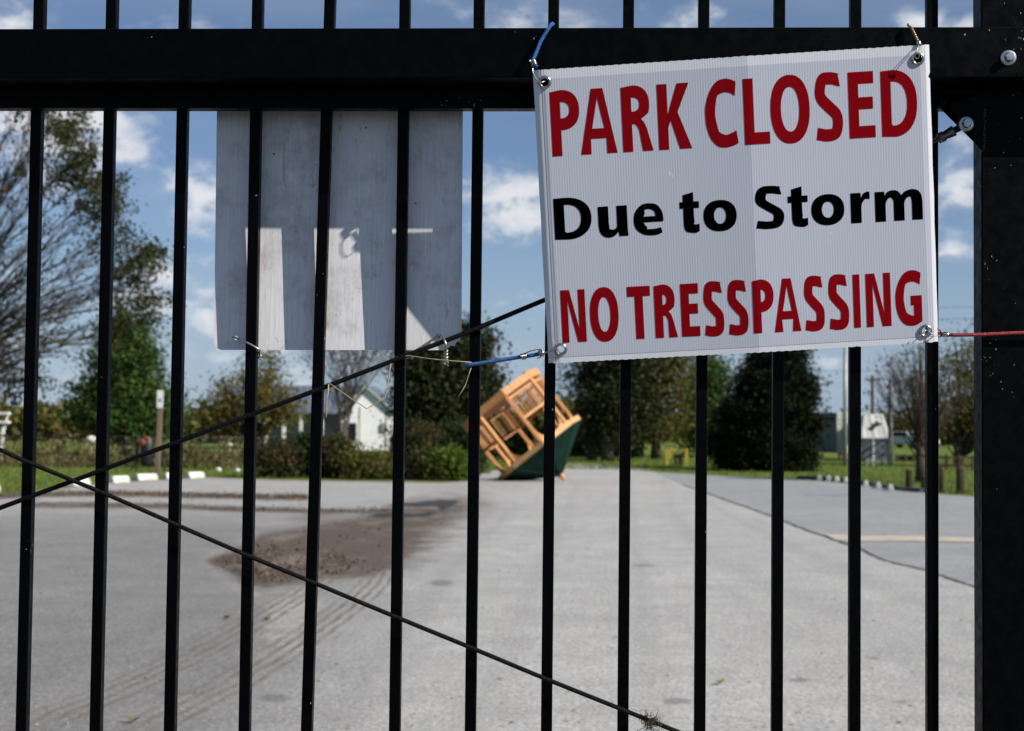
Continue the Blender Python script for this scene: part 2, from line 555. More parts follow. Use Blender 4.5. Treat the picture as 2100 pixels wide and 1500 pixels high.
M['white_paint'] = simple('white_paint', (.72, .72, .70), .55, 0, .4, .12, 3.0)
M['dirty_white'] = simple('chalky_concrete', (.66, .65, .60), .8, 0, .2, .0, 3.5, (.44, .42, .37), .4, 30.0)
M['metal_roof'] = None
M['blackmetal'] = simple('black_metal', (.012, .012, .013), .5, 0, .3, .3, 6.0)
M['darkgreen'] = simple('dark_green_paint', (.010, .055, .035), .5, 0, .4, .3, 4.0)
M['barrel'] = simple('black_barrel', (.008, .009, .009), .5, 0, .4)
M['orange'] = simple('orange_plastic', (.40, .085, .018), .5, 0, .4, .25, 5.0)
M['yellow'] = simple('yellow_paint', (.48, .35, .05), .5, 0, .4, .3, 3.0)
M['greymetal'] = simple('grey_pole', (.30, .32, .31), .5, .3, .4, .25, 3.0)
M['rubber'] = simple('rubber', (.012, .012, .012), .7, 0, .3)
M['glass'] = simple('dark_window', (.015, .02, .028), .08, 0, .6)
M['tan_paint'] = simple('worn_tan_paint', (.45, .40, .32), .85, 0, .2, .3, 2.2, bump=.2)
M['blue_mark'] = simple('faded_blue_paint', (.22, .25, .32), .85, 0, .2, .3, 2.0)
M['concrete'] = simple('pale_concrete', (.40, .395, .38), .9, 0, .2, .2, .8, bump=.3)
M['crack'] = simple('dark_crack', (.10, .10, .10), .95, 0, .1, .5, 3.0)
M['mulch'] = simple('mulch', (.085, .055, .036), .95, 0, .1, .0, 5.0, (.16, .115, .075), 1.0, 22.0)
M['slats'] = simple('lattice_panel', (.155, .165, .18), .6, .2, .3, .2, 3.0)


def mat_clap(name, c1, scale, c2=None):
    """horizontal lap boards (the relief is in the mesh bump)"""
    m, N, b = base_mat(name)
    tcn = N.n('ShaderNodeTexCoord')
    s = N.n('ShaderNodeSeparateXYZ', i_0=tcn.outputs['Object'])
    saw = N.m('FRACT', N.m('MULTIPLY', s.outputs[2], scale))
    bp = N.n('ShaderNodeBump'); bp.inputs['Strength'].default_value = .9; bp.inputs['Distance'].default_value = .025
    N.set(bp.inputs['Height'], N.m('SUBTRACT', 1.0, saw)); N.set(b.inputs['Normal'], bp.outputs[0])
    N.set(b.inputs['Base Color'], N.mix(N.smooth(N.noise(tcn.outputs['Object'], 1.1, 5, .7), .4, .75, 0, .5), c1, c2 or tuple(x * .7 for x in c1)))
    b.inputs['Roughness'].default_value = .6
    return m


def mat_ribs(name, c1, scale, axis=0, metal=.2, rough=.45):
    m, N, b = base_mat(name)
    tcn = N.n('ShaderNodeTexCoord')
    s = N.n('ShaderNodeSeparateXYZ', i_0=tcn.outputs['Object'])
    w = N.m('SINE', N.m('MULTIPLY', s.outputs[axis], scale))
    bp = N.n('ShaderNodeBump'); bp.inputs['Strength'].default_value = .9; bp.inputs['Distance'].default_value = .03
    N.set(bp.inputs['Height'], N.smooth(w, .2, .9)); N.set(b.inputs['Normal'], bp.outputs[0])
    N.set(b.inputs['Base Color'], N.mix(N.smooth(N.noise(tcn.outputs['Object'], .9, 5, .7), .4, .75, 0, .6), c1, tuple(x * .7 for x in c1)))
    b.inputs['Roughness'].default_value = rough; b.inputs['Metallic'].default_value = metal
    return m


M['white_board'] = mat_clap('white_lap_board', (.78, .78, .77), 6.2)
M['metal_roof'] = mat_ribs('blue_grey_metal_roof', (.085, .105, .145), 15.0, 0, .0, .75)
M['container_side'] = mat_ribs('container_steel', (.56, .55, .50), 16.0, 0, .1, .6)
M['container_dark'] = mat_ribs('container_dark_steel', (.085, .10, .12), 14.0, 1, .1, .6)  # darker than the front, used on the left side
M['shed_metal'] = mat_ribs('bent_sheet_metal', (.44, .435, .40), 11.0, 0, .15, .55)

L = {
    'dark_pine': leafmat('dark_pine_leaf', [(.005, .010, .005), (.013, .021, .008), (.032, .038, .014), (.080, .072, .028)], .12),
    'green': leafmat('green_leaf', [(.013, .034, .010), (.030, .070, .016), (.060, .11, .023), (.09, .11, .03)], .28),
    'olive': leafmat('olive_leaf', [(.038, .045, .014), (.085, .088, .022), (.13, .12, .03), (.10, .075, .028)], .3),
    'yellow': leafmat('yellowing_leaf', [(.055, .060, .016), (.13, .118, .022), (.19, .16, .030), (.10, .07, .03)], .35),
    'brown': leafmat('browned_leaf', [(.055, .050, .028), (.095, .075, .040), (.12, .09, .045), (.05, .055, .022)], .25),
    'bush': leafmat('holly_leaf', [(.002, .004, .002), (.004, .008, .003), (.009, .015, .005), (.024, .029, .009)], .04, .8),
    'shrub': leafmat('shrub_leaf', [(.010, .017, .006), (.026, .038, .012), (.055, .060, .020), (.11, .045, .030)], .2),
    'juniper': leafmat('juniper_leaf', [(.040, .075, .012), (.075, .12, .018), (.12, .16, .026)], .3),
    'dry': leafmat('dry_vine', [(.10, .07, .035), (.22, .16, .085), (.05, .042, .022), (.06, .08, .024)], .25),
    'litter': leafmat('leaf_litter', [(.045, .03, .022), (.07, .046, .03), (.11, .075, .045), (.20, .14, .065)], .05, .9),
    'grassblade': leafmat('grass_blade', [(.055, .105, .016), (.10, .17, .026), (.16, .19, .045), (.19, .17, .06)], .3),
    'hedge': leafmat('hedge_leaf', [(.010, .022, .008), (.02, .036, .012), (.036, .05, .016)], .12),
}

# ------------------------------------------------------------------ ground, road, parking lot
mb = MB()
mb.face([(-1500, -40, 0), (1500, -40, 0), (1500, 2600, 0), (-1500, 2600, 0)])
tag(mb.build('grass_ground', M['grass']), kind='structure')


def seg_dist(P, poly):
    """distance from points P (n,2) to a polyline"""
    best = np.full(len(P), 1e9)
    for a, b in zip(poly[:-1], poly[1:]):
        a = np.array(a, float); b = np.array(b, float); ab = b - a
        t = np.clip(((P - a) @ ab) / (ab @ ab), 0, 1)
        d = np.linalg.norm(P - (a + t[:, None] * ab), axis=1)
        best = np.minimum(best, d)
    return best


def inside(P, poly):
    x, y = P[:, 0], P[:, 1]
    c = np.zeros(len(P), bool)
    n = len(poly)
    for i in range(n):
        x1, y1 = poly[i]; x2, y2 = poly[(i + 1) % n]
        if y1 == y2: continue
        k = ((y1 > y) != (y2 > y)) & (x < (x2 - x1) * (y - y1) / (y2 - y1) + x1)
        c ^= k
    return c


def softpoly(P, poly, w, sy=1.0):
    """1 inside, falling to 0 over w outside, .5 on the outline"""
    S = np.array([1.0, sy])
    pl = [tuple(np.array(q, float) * S) for q in poly]
    Q = P * S
    d = seg_dist(Q, pl + [pl[0]])
    s = np.where(inside(Q, pl), d, -d)
    return np.clip(.5 + s / (2 * w), 0, 1)


# outline of the tarmac far edge in view (ground points read off where the grass begins)
FAR = [(-420, 1030), (-60, 1019), (60, 1008), (140, 1000), (220, 990), (330, 984), (420, 979), (525, 983), (640, 986), (800, 988), (905, 990), (975, 985),
       (990, 968), (1060, 960), (1160, 962), (1290, 964), (1353, 969), (1452, 975), (1605, 982.7), (1666, 984.5), (1750, 993), (1833, 1005), (1929, 1014), (2000, 1019), (2150, 1026), (2500, 1045)]
MUD = [(423, 1150), (470, 1132), (505, 1118), (535, 1096), (600, 1086), (660, 1076), (740, 1062), (800, 1046), (800, 1042), (850, 1028), (930, 1022), (975, 1026), (985, 1040), (960, 1058),
       (915, 1085), (880, 1120), (835, 1160), (775, 1180), (720, 1188), (660, 1192), (600, 1197), (545, 1206), (505, 1200), (488, 1186), (460, 1172)]
WRACK1 = [(-60, 1022), (60, 1015), (200, 1013), (330, 1015), (460, 1018), (560, 1021), (630, 1021)]
WRACK2 = [(60, 1036), (200, 1037), (330, 1038), (460, 1044), (560, 1046), (660, 1049), (760, 1050), (820, 1046)]
WET = [[(748, 1056), (790, 1052), (850, 1052), (905, 1048), (880, 1060), (820, 1064), (770, 1062)], [(760, 1036), (830, 1031), (905, 1024), (950, 1026), (925, 1040), (905, 1052), (895, 1040), (840, 1040)]]
TRACK = [[(150, 1512), (240, 1466), (380, 1402), (490, 1342), (560, 1300), (620, 1262), (680, 1222), (715, 1192), (728, 1172)]]
STAINS = [(560, 1432, 45, 14), (905, 1196, 40, 12), (1390, 1438, 45, 12), (1640, 1396, 45, 9), (670, 1302, 40, 6), (1320, 1160, 50, 6), (1495, 1326, 26, 4), (1200, 1365, 12, 4), (1790, 1350, 26, 6), (350, 1422, 60, 10), (1850, 1440, 30, 6)]
SANDY = [[(430, 1150), (520, 1105), (600, 1092), (520, 1085), (440, 1120), (400, 1150), (440, 1190), (500, 1230), (560, 1230), (640, 1235), (640, 1205), (540, 1212), (480, 1195)],
         [(540, 1225), (640, 1212), (690, 1240), (620, 1300), (560, 1330), (520, 1320)], [(520, 1320), (620, 1308), (690, 1325), (600, 1345)], [(540, 1085), (430, 1065), (560, 1060), (700, 1070)]]

far_x = np.array([p[0] for p in FAR], float); far_y = np.array([p[1] for p in FAR], float)
cols = np.concatenate([[-900, -600, -420, -280, -160], np.arange(-80, 1101, 6.0), np.arange(1110, 2200, 12.0), [2260, 2360, 2500, 2800]])
fr = np.concatenate([np.linspace(0, .62, 90) ** 1.15, np.linspace(.63, 1.0, 50), [1.2, 1.7, 2.6, 4.2, 7.0]])
V = []; PX = []
for f in fr:
    for x in cols:
        y0 = np.interp(x, far_x, far_y)
        y = y0 + f * (1515 - y0)
        p = G(x, y, 0.004)
        V.append((p.x, p.y, 0.004)); PX.append((x, y))
V = np.array(V); PX = np.array(PX)
nc = len(cols)
idx = np.arange(len(V)).reshape(len(fr), nc)
Fq = np.stack([idx[:-1, :-1], idx[1:, :-1], idx[1:, 1:], idx[:-1, 1:]], -1).reshape(-1, 4)
mud = softpoly(PX, MUD, 20 + 75 * np.clip((PX[:, 0] - 740) / 160, 0, 1), 1.8)
soft = softpoly(PX, [(800, 1050), (980, 1025), (1040, 1035), (1030, 1060), (960, 1100), (900, 1150), (830, 1180), (820, 1130)], 60, 1.6) * .42
mud = np.maximum(mud, soft)
mud = np.maximum(mud, np.clip(1 - seg_dist(PX, WRACK1) / 11.0, 0, 1) * 1.05)
mud = np.maximum(mud, np.clip(1 - seg_dist(PX, WRACK2) / 12.0, 0, 1) * .9)
mud = np.maximum(mud, softpoly(PX, [(640, 1050), (800, 1044), (790, 1075), (660, 1080), (560, 1066)], 16, 1.8) * .5)
edge = np.interp(PX[:, 0], far_x, far_y)
mud = np.maximum(mud, np.where((PX[:, 0] < 1000), np.clip(1 - (PX[:, 1] - edge) / 5.0, 0, 1) * .6, 0))
wet = np.zeros(len(V))
for w_ in WET: wet = np.maximum(wet, softpoly(PX, w_, 8, 2.2))
sand = np.zeros(len(V))
for s_ in SANDY: sand = np.maximum(sand, softpoly(PX, s_, 34, 1.8) * .75)
stain = np.zeros(len(V))
for (cx, cy, rx, ry) in STAINS:
    stain = np.maximum(stain, np.clip(1.1 - np.hypot((PX[:, 0] - cx) / rx, (PX[:, 1] - cy) / ry), 0, 1))
LANES = [([(1362, 985), (1372, 1030), (1400, 1085), (1460, 1140), (1570, 1195), (1720, 1262), (1920, 1350), (2200, 1470)], 26),
         ([(1180, 1000), (1165, 1060), (1120, 1150), (1065, 1270), (1010, 1390), (950, 1520)], 30), ([(1290, 1000), (1300, 1080), (1310, 1200), (1330, 1350), (1360, 1520)], 26),
         ([(1420, 1010), (1500, 1060), (1640, 1130), (1800, 1200), (2000, 1275), (2200, 1350)], 20), ([(1060, 1040), (960, 1130), (870, 1240), (760, 1380), (650, 1520)], 28)]
lane = np.zeros(len(V))
for pl, w_ in LANES:
    wd = w_ * np.clip((PX[:, 1] - 940) / 220, .15, 2.2)
    lane = np.maximum(lane, np.clip(1 - seg_dist(PX, pl) / wd, 0, 1))
# tyre track: signed sideways distance from its middle line, in the ground plane
tp = [G(*q) for q in TRACK[0]]
tp2 = [(p.x, p.y) for p in tp]
GP = V[:, :2]
dd = seg_dist(GP, tp2)
sgn = np.zeros(len(V)); best = np.full(len(V), 1e9)
for a, b_ in zip(tp2[:-1], tp2[1:]):
    a = np.array(a); b_ = np.array(b_); ab = b_ - a
    t = np.clip(((GP - a) @ ab) / (ab @ ab), 0, 1)
    q = GP - (a + t[:, None] * ab)
    d = np.linalg.norm(q, axis=1)
    s = np.sign(ab[0] * q[:, 1] - ab[1] * q[:, 0])
    k = d < best
    best[k] = d[k]; sgn[k] = s[k]
trk_d = sgn * best
trk_m = np.clip((.50 - best) / .10, 0, 1) * np.clip((best - .06) / .10, .12, 1) * np.clip((1520 - PX[:, 1]) / 50, .3, 1)
# the bleached drive is paler than the lot left of the mud
pale = np.clip((PX[:, 0] - (700 - (PX[:, 1] - 1200) * .55)) / 420 + .35, .0, 1)
pale = np.maximum(pale, np.clip((1090 - PX[:, 1]) / 70, 0, 1) * .85)
tag(mesh_np('road', V, Fq, M['road'], None, dict(mud=mud, wet=wet, sand=sand, stain=stain, trk_d=trk_d, trk_m=trk_m, pale=pale, lane=lane)), kind='structure')

# unseen road behind the camera, kept dark to limit light bounced on the gate
mb = MB()
mb.face([(-30, -38, .004), (30, -38, .004), (30, -1.2, .004), (-30, -1.2, .004)])
tag(mb.build('road', simple('low_bounce_asphalt', (.10, .10, .105), .9, 0, .2, .3, 1.0)), kind='structure')

# darker lot to the right, laid over the drive
SEAM = [(1345, 969.5), (1400, 994), (1452, 1012), (1520, 1036), (1582, 1058), (1635, 1080), (1681, 1096), (1710, 1107), (1743, 1117), (1773, 1130), (1817, 1150), (1860, 1160), (1903, 1170), (1957, 1189), (2000, 1203), (2120, 1245), (2300, 1310)]
seam_x = np.array([p[0] for p in SEAM], float); seam_y = np.array([p[1] for p in SEAM], float)
cx_ = np.linspace(1345, 2300, 100)
Vl, PXl = [], []
for f in np.linspace(0, 1, 24):
    for x in cx_:
        y0 = np.interp(x, far_x, far_y); y1 = np.interp(x, seam_x, seam_y)
        p = G(x, y0 + f * max(y1 - y0, .02), 0.008); Vl.append((p.x, p.y, .008)); PXl.append((x, y0 + f * (y1 - y0)))
Vl = np.array(Vl); PXl = np.array(PXl)
il = np.arange(len(Vl)).reshape(24, 100)
Fl = np.stack([il[:-1, :-1], il[1:, :-1], il[1:, 1:], il[:-1, 1:]], -1).reshape(-1, 4)
zz = np.zeros(len(Vl))
tag(mesh_np('parking_lot', Vl, Fl, M['lot'], None, dict(mud=zz, wet=zz, sand=zz, stain=zz, trk_d=zz, trk_m=zz, pale=zz + 1, lane=zz)), kind='structure')


def ribbon(name, pts, w0, w1, z, mat, seed=0, kind='structure'):
    rnd = random.Random(seed)
    gp = []
    for a, b in zip(pts[:-1], pts[1:]):
        n = max(2, int(math.hypot(b[0] - a[0], b[1] - a[1]) / 9))
        for k in range(n):
            t = k / n
            gp.append(G(a[0] + (b[0] - a[0]) * t, a[1] + (b[1] - a[1]) * t, z))
    gp.append(G(*pts[-1], z))
    bm = bmesh.new(); prev = None
    for i, p in enumerate(gp):
        a = gp[max(i - 1, 0)]; b = gp[min(i + 1, len(gp) - 1)]
        t = (b - a).normalized(); n = Vector((-t.y, t.x, 0))
        w = (w0 + (w1 - w0) * i / len(gp)) * rnd.uniform(.55, 1.35)
        j = n * rnd.uniform(-.25, .25) * w
        q = (bm.verts.new(p + n * w / 2 + j), bm.verts.new(p - n * w / 2 + j))
        if prev: bm.faces.new((prev[0], prev[1], q[1], q[0]))
        prev = q
    me = bpy.data.meshes.new(name); bm.to_mesh(me); bm.free(); me.materials.append(mat)
    o = bpy.data.objects.new(name, me); link(o)
    if kind: tag(o, kind=kind)
    return o


ribbon('road_crack', SEAM[1:], .060, .026, .012, M['crack'], 3)
ribbon('road_crack', [(1690, 1096), (1740, 1097), (1800, 1098), (1900, 1100), (2005, 1103), (2150, 1107)], .05, .05, .013, M['crack'], 4)


def patch(name, pts, z, mat, kind='structure'):
    mb = MB(); mb.face([G(x, y, z) for x, y in pts])
    return tag(mb.build(name, mat), kind=kind)


patch('road_marking', [(1692, 1095.5), (1743, 1097), (1820, 1098.5), (1900, 1100), (2000, 1103), (2160, 1107.5), (2160, 1117), (2000, 1112), (1900, 1110), (1820, 1110), (1743, 1110), (1712, 1107)], .016, M['tan_paint'])
patch('road_marking', [(1650, 1012.5), (1742, 1014), (1742, 1017.5), (1650, 1016)], .012, M['blue_mark'])
patch('path', [(1130, 951), (1200, 951.5), (1300, 957), (1335, 965), (1300, 963), (1200, 961.5), (1060, 959.5), (1070, 955)], .010, M['concrete'])

# ------------------------------------------------------------------ the gate
gate = tag(empty('metal_gate', (0, 0, 0)), 'tall black metal picket gate with a heavy top beam, across the whole foreground', 'gate')
S = 0.1143
X0 = -0.857858
PW = 0.0166
for i in range(-4, 13):
    x = X0 + i * S
    mb = MB()
    a = Vector((x + PW / 2, PW / 2, EYE + .62)); b = Vector((x + PW / 2, PW / 2, .06))
    if i == 4:
        b.x -= .033            # one picket is bent out of line
    mb.box((a + b) / 2 + Vector((0, 0, .15)), (PW, PW, (a - b).length + .3), Matrix.Rotation(math.atan2(a.x - b.x, a.z - b.z), 4, 'Y'), .0012)
    o = mb.build('picket', M['gate'], gate)
    if i == 4: o['label'] = 'picket bent to the left at its foot'
PB = .090                       # how far the top beam stands forward of the pickets
zt = W3(900, 57.5, -PB).z
zb = W3(900, 160, -PB).z
zl = W3(900, 229.5, 0.0).z
MB().b2((-1.9, -PB, zb), (1.35, -.0255, zt), .0018).build('top_beam', M['gate'], gate)
MB().b2((-1.9, -.025, zl), (1.02, -.0006, zt - .012), .0015).build('lower_rail', M['gate'], gate)
MB().b2((-1.9, -.02, .06), (1.0, -.0006, .12), .002).build('bottom_rail', M['gate'], gate)
# end upright at the right
xe = W3(2013.5, 600, -.030).x
MB().b2((xe, -.030, .04), (xe + .115, .017, EYE + .95), .002).build('end_upright', M['gate'], gate)
# gusset with its weld beads
gy = -.0365
mb = MB()
pts = [W3(1926, 228, gy), W3(2016, 218, gy), W3(2016, 311, gy)]
pts[0].z = max(pts[0].z, zl - .001)
pts[1].z = zl + .02
pts.insert(0, Vector((pts[0].x, gy, zl + .02)))
mb.prism(pts, (0, .006, 0)).build('gusset_plate', M['gate'], gate)
rnd = random.Random(5)
mb = MB()
for k in range(15):
    p = W3(2018 + rnd.uniform(-1.5, 1.5), 226 + k * 5.7, -.0315)
    bmesh.ops.create_icosphere(mb.bm, subdivisions=2, radius=.0030 * rnd.uniform(.7, 1.2), matrix=Matrix.Translation(p))
M['weld'] = simple('weld', (.012, .012, .014), .3, .3, .5)
mb.build('weld_bead', M['weld'], gate)
mb = MB()
for k in range(7):
    p = W3(2078 + k * 4 + rnd.uniform(-1, 1), 172 + rnd.uniform(-2, 2) + k * .4, -.034)
    bmesh.ops.create_icosphere(mb.bm, subdivisions=2, radius=.0028 * rnd.uniform(.7, 1.2), matrix=Matrix.Translation(p))
mb.build('weld_bead', M['weld'], gate)


def bolt(px, py, y):
    c = W3(px, py, y)
    mb = MB()
    mb.lathe(c, (0, -1, 0), [(.0001, 0), (.0112, 0), (.0113, .0012), (.0100, .0024), (.0074, .0030), (.0070, .0031)], 28)
    mb.lathe(c, (0, -1, 0), [(.0068, .0028), (.0068, .0086), (.0060, .0098), (.0001, .0100)], 6)
    o = mb.build('bolt', M['zinc'], gate)
    for p in o.data.polygons: p.use_smooth = False
    return o


bolt(2068, 119, -PB - .0001)
bolt(1981, 254.5, gy - .0001)


def pxpath(pts, y):
    """pts: (px, py) or (px, py, depth)"""
    return [W3(p[0], p[1], p[2] if len(p) > 2 else y) for p in pts]


def catmull(pts, n=8):
    P = [Vector(p) for p in pts]
    out = []
    for i in range(len(P) - 1):
        p0 = P[max(i - 1, 0)]; p1 = P[i]; p2 = P[i + 1]; p3 = P[min(i + 2, len(P) - 1)]
        for k in range(n):
            t = k / n
            out.append(.5 * ((2 * p1) + (p2 - p0) * t + (2 * p0 - 5 * p1 + 4 * p2 - p3) * t * t + (3 * p1 - p0 - 3 * p2 + p3) * t ** 3))
    out.append(P[-1])
    return out


CY = -.0075
c1 = pxpath([(-420, 1185), (-100, 1079), (0, 1042), (380, 901), (643, 803), (836, 728.6), (963, 680), (1117, 615.5), (1500, 459), (1912, 293)], CY)
cable = MB().tube(catmull(c1, 6), .0037, 8).build('brace_cable', M['cable'], gate)
mb = MB()
fa, fb = W3(1908, 294, CY), W3(1976, 258, CY - .022)
fd = (fb - fa)
mb.tube([fa, fa + fd * .22, fa + fd * .23, fa + fd * .42, fa + fd * .43, fa + fd * .72, fa + fd * .73, fa + fd], [.0046, .0046, .0078, .0084, .0066, .0086, .0052, .0052], 10)
mb.build('cable_fitting', M['fitting'], cable)
c2 = pxpath([(-420, 755), (-100, 886), (0, 923), (49.5, 945), (220, 1015), (346.7, 1070), (497, 1135), (630, 1190), (803, 1262), (957, 1325), (1113, 1390), (1270, 1453), (1387, 1500), (1520, 1553), (1900, 1700), (2030, 1750)], CY - .009)
MB().tube(catmull(c2, 6), .0034, 8).build('brace_cable', M['cable'], gate)

# ------------------------------------------------------------------ bare back of an old metal sign behind the pickets
def sy_(py): return .0222 + (718 - py) / 488.0 * .0115


SBL, SBR = W3(438.5, 718, sy_(718)), W3(946, 718.5, sy_(718))
STL, STR = W3(446.5, 90, sy_(90)), W3(950, 90, sy_(90))


def bil(c, u, v):
    bl, br, tl, tr = c
    return (bl * (1 - u) + br * u) * (1 - v) + (tl * (1 - u) + tr * u) * v


def inv_uv(fn, px, py):
    u, v = .5, .5
    for _ in range(12):
        x, y = project(fn(u, v)); xu, yu = project(fn(u + 1e-4, v)); xv, yv = project(fn(u, v + 1e-4))
        J = np.array([[(xu - x) / 1e-4, (xv - x) / 1e-4], [(yu - y) / 1e-4, (yv - y) / 1e-4]])
        d = np.linalg.solve(J, np.array([px - x, py - y]))
        u += d[0]; v += d[1]
    return u, v


def circ(c, r, n=22, rv=None):
    return [(c[0] + r * math.cos(2 * PI * k / n), c[1] + (rv or r) * math.sin(2 * PI * k / n)) for k in range(n)]


def plate(name, outline, holes, fn, thick_vec, mat, parent, fold=None, attrs=False):
    """plate with real holes, from 2-D outlines mapped by fn(u,v)"""
    loops = [outline] + holes
    flat = [p for l in loops for p in l]
    tris = tessellate_polygon([[Vector((p[0], p[1], 0)) for p in l] for l in loops])
    bm = bmesh.new()
    vs = [bm.verts.new((p[0], p[1], 0)) for p in flat]
    for t in tris:
        try: bm.faces.new([vs[i] for i in t])
        except ValueError: pass
    if fold is not None:
        for q in (fold if hasattr(fold, '__len__') else [fold]):
            bmesh.ops.bisect_plane(bm, geom=bm.verts[:] + bm.edges[:] + bm.faces[:], plane_co=(q, 0, 0), plane_no=(1, 0, 0), dist=1e-6)
    bmesh.ops.recalc_face_normals(bm, faces=bm.faces[:])
    front = bm.faces[:]
    ret = bmesh.ops.extrude_face_region(bm, geom=front)
    new = [g for g in ret['geom'] if isinstance(g, bmesh.types.BMVert)]
    for v in new: v.co.z = 1.0
    us, ws = [], []
    bm.verts.index_update()
    tv = Vector(thick_vec)
    for v in bm.verts:
        us.append(v.co.x); ws.append(v.co.y)
        p = fn(v.co.x, v.co.y)
        v.co = p + tv * v.co.z
    bmesh.ops.recalc_face_normals(bm, faces=bm.faces[:])
    me = bpy.data.meshes.new(name); bm.to_mesh(me); bm.free(); me.materials.append(mat)
    if attrs:
        for an, av in (('su', us), ('sv', ws)):
            a = me.attributes.new(an, 'FLOAT', 'POINT'); a.data.foreach_set('value', np.array(av, np.float32))
    return link(bpy.data.objects.new(name, me), parent)


mc = (SBL, SBR, STL, STR)
mfn = lambda u, v: bil(mc, u, v)
mw = (SBR - SBL).length; mh = (STL - SBL).length
ru, rv = .0135 / mw, .0135 / mh
out = []
for (cx, cy, a0) in ((ru, rv, 180), (1 - ru, rv, 270), (1 - ru, 1 - rv, 0), (ru, 1 - rv, 90)):
    if a0 == 270:      # chipped corner at the bottom right
        out += [(1 - ru * 1.9, 0), (1 - ru * 1.2, rv * .55), (1 - ru * .8, rv * .5), (1 - ru * .5, rv * 1.0), (1 - ru * .15, rv * 1.1), (1, rv * 1.8)]
        continue
    for k in range(9):
        t = R(a0 + 90 * k / 8)
        out.append((cx + ru * math.cos(t), cy + rv * math.sin(t)))
hl = inv_uv(mfn, 484, 693.5); hr = inv_uv(mfn, 899, 689)
panel_root = tag(empty('metal_sign', (0, 0, 0)), 'blank grey weathered back of an aluminium sign hanging behind the pickets', 'sign')
plate('sign_plate', out, [circ(hl, .0035 / mw, 16, .0035 / mh), circ(hr, .0035 / mw, 16, .0035 / mh)], mfn, (0, .002, 0), M['alu'], panel_root)

# wires that tie it to the pickets
t = tag(empty('wire_tie', (0, 0, 0)), 'short bright wire from the lower left hole of the grey metal sign round a picket', 'wire')
w1 = catmull(pxpath([(478, 692, .024), (484, 693.5, .016), (500, 700, -.003), (516, 708, -.0055), (530, 716.5, -.004), (534, 719, .004), (533, 726, .016), (531, 736, .019)], 0), 6)
MB().tube(w1, .0016, 7).build('wire', M['wire'], t)
mb = MB()
pp = [W3(533 + 3 * math.sin(k * 1.1), 718 + k * 1.6, .018 + .0022 * math.cos(k * 1.1)) for k in range(14)]
mb.tube(pp, .0014, 6).build('twist', M['wire'], t)
t = tag(empty('wire_tie', (0, 0, 0)), 'twisted wire from the lower right hole of the grey sign over the cable', 'wire')
w2 = catmull(pxpath([(838, 727, .0165), (862, 713, .0172), (885, 698, .0175), (897, 690, .016), (903, 687, .004), (909, 694, -.010), (914, 706, -.0145), (915, 718, -.010)], 0), 6)
MB().tube(w2, .0016, 7).build('wire', M['wire'], t)
mb = MB()
for ph in (0, PI):
    pp = [W3(914.5 + (3.2 if k < 22 else 4.4) * math.sin(k * .62 + ph), 716 + k * 1.25, -.008 + .0024 * math.cos(k * .62 + ph)) for k in range(24 + (5 if ph else 0))]
    mb.tube(pp, .0014, 6)
mb.build('twist', M['wire'], t)

# ------------------------------------------------------------------ the closed sign
CTL = W3(1093, 144.7, -.1035); CTR = W3(1906.5, 91.4, -.1000); CBL = W3(1124.7, 746, -.0250); CBR = W3(1925.5, 701.4, -.0220)
cc = (CBL, CBR, CTL, CTR)
UF = .541
RID = .0080
FOLDS = [.006, .012, .03] + [UF * q / 26 for q in range(2, 27)] + [UF + (1 - UF) * q / 16 for q in range(1, 16)] + [.975, .99]
nrm = (CBR - CBL).cross(CTL - CBL).normalized()
if nrm.y > 0: nrm = -nrm


def sfn(u, v, off=0.0):
    k = (u / UF) if u < UF else (1 - u) / (1 - UF)
    k = .5 * k + .5 * k ** 3 if u < UF else .75 * k + .25 * k * k
    e = max(0.0, 1 - u / .03) ** 2 * .004 + max(0.0, (u - .975) / .025) ** 2 * .003      # edges curl away a little
    return bil(cc, u, v) + nrm * (RID * k + off - e)


sign = tag(empty('park_sign', (0, 0, 0)), 'white corrugated plastic sign with red and black lettering closing the park, tied to the gate', 'sign')
GR = []
for (px, py) in ((1117, 169), (1882, 121), (1898, 679), (1150, 717)):
    GR.append(inv_uv(sfn, px, py))
sw = (CBR - CBL).length; sh = (CTL - CBL).length
# outline with a slightly ragged, fluted edge
rnd = random.Random(2)
outl = []
nb = 100
for k in range(nb): outl.append((k / nb, (.0012 if k % 2 else -.0008) + rnd.uniform(-.0005, .0005)))
for k in range(10): outl.append((1 + rnd.uniform(-.0008, .0008), k / 10))
for k in range(nb): outl.append((1 - k / nb, 1 + (.0008 if k % 2 else -.0008) + rnd.uniform(-.0004, .0004)))
for k in range(10): outl.append((rnd.uniform(-.001, .001), 1 - k / 10))
plate('panel', outl, [circ(g, .0062 / sw, 20, .0062 / sh) for g in GR], sfn, -nrm * .004, M['sign'], sign, FOLDS, True)
for g in GR:
    c = sfn(g[0], g[1], .0008)
    mb = MB()
    mb.lathe(c, nrm, [(.0056, -.006), (.0056, .0002), (.0060, .0012), (.0068, .0019), (.0080, .0019), (.0090, .0012), (.0097, .0001), (.0097, -.0012)], 28)
    mb.build('grommet', M['brass'], sign)


# --- lettering: outlines drawn here letter by letter in a unit box, sized and placed from the sign
def arc(cx, cy, rx, ry, a0, a1, n=22, p=2.25):
    o = []
    for k in range(n + 1):
        t = R(a0 + (a1 - a0) * k / n)
        c, s = math.cos(t), math.sin(t)
        o.append((cx + rx * math.copysign(abs(c) ** (2 / p), c), cy + ry * math.copysign(abs(s) ** (2 / p), s)))
    return o


def cr2(pts, n=10):
    return [(v.x, v.y) for v in catmull([(p[0], p[1], 0) for p in pts], n)]


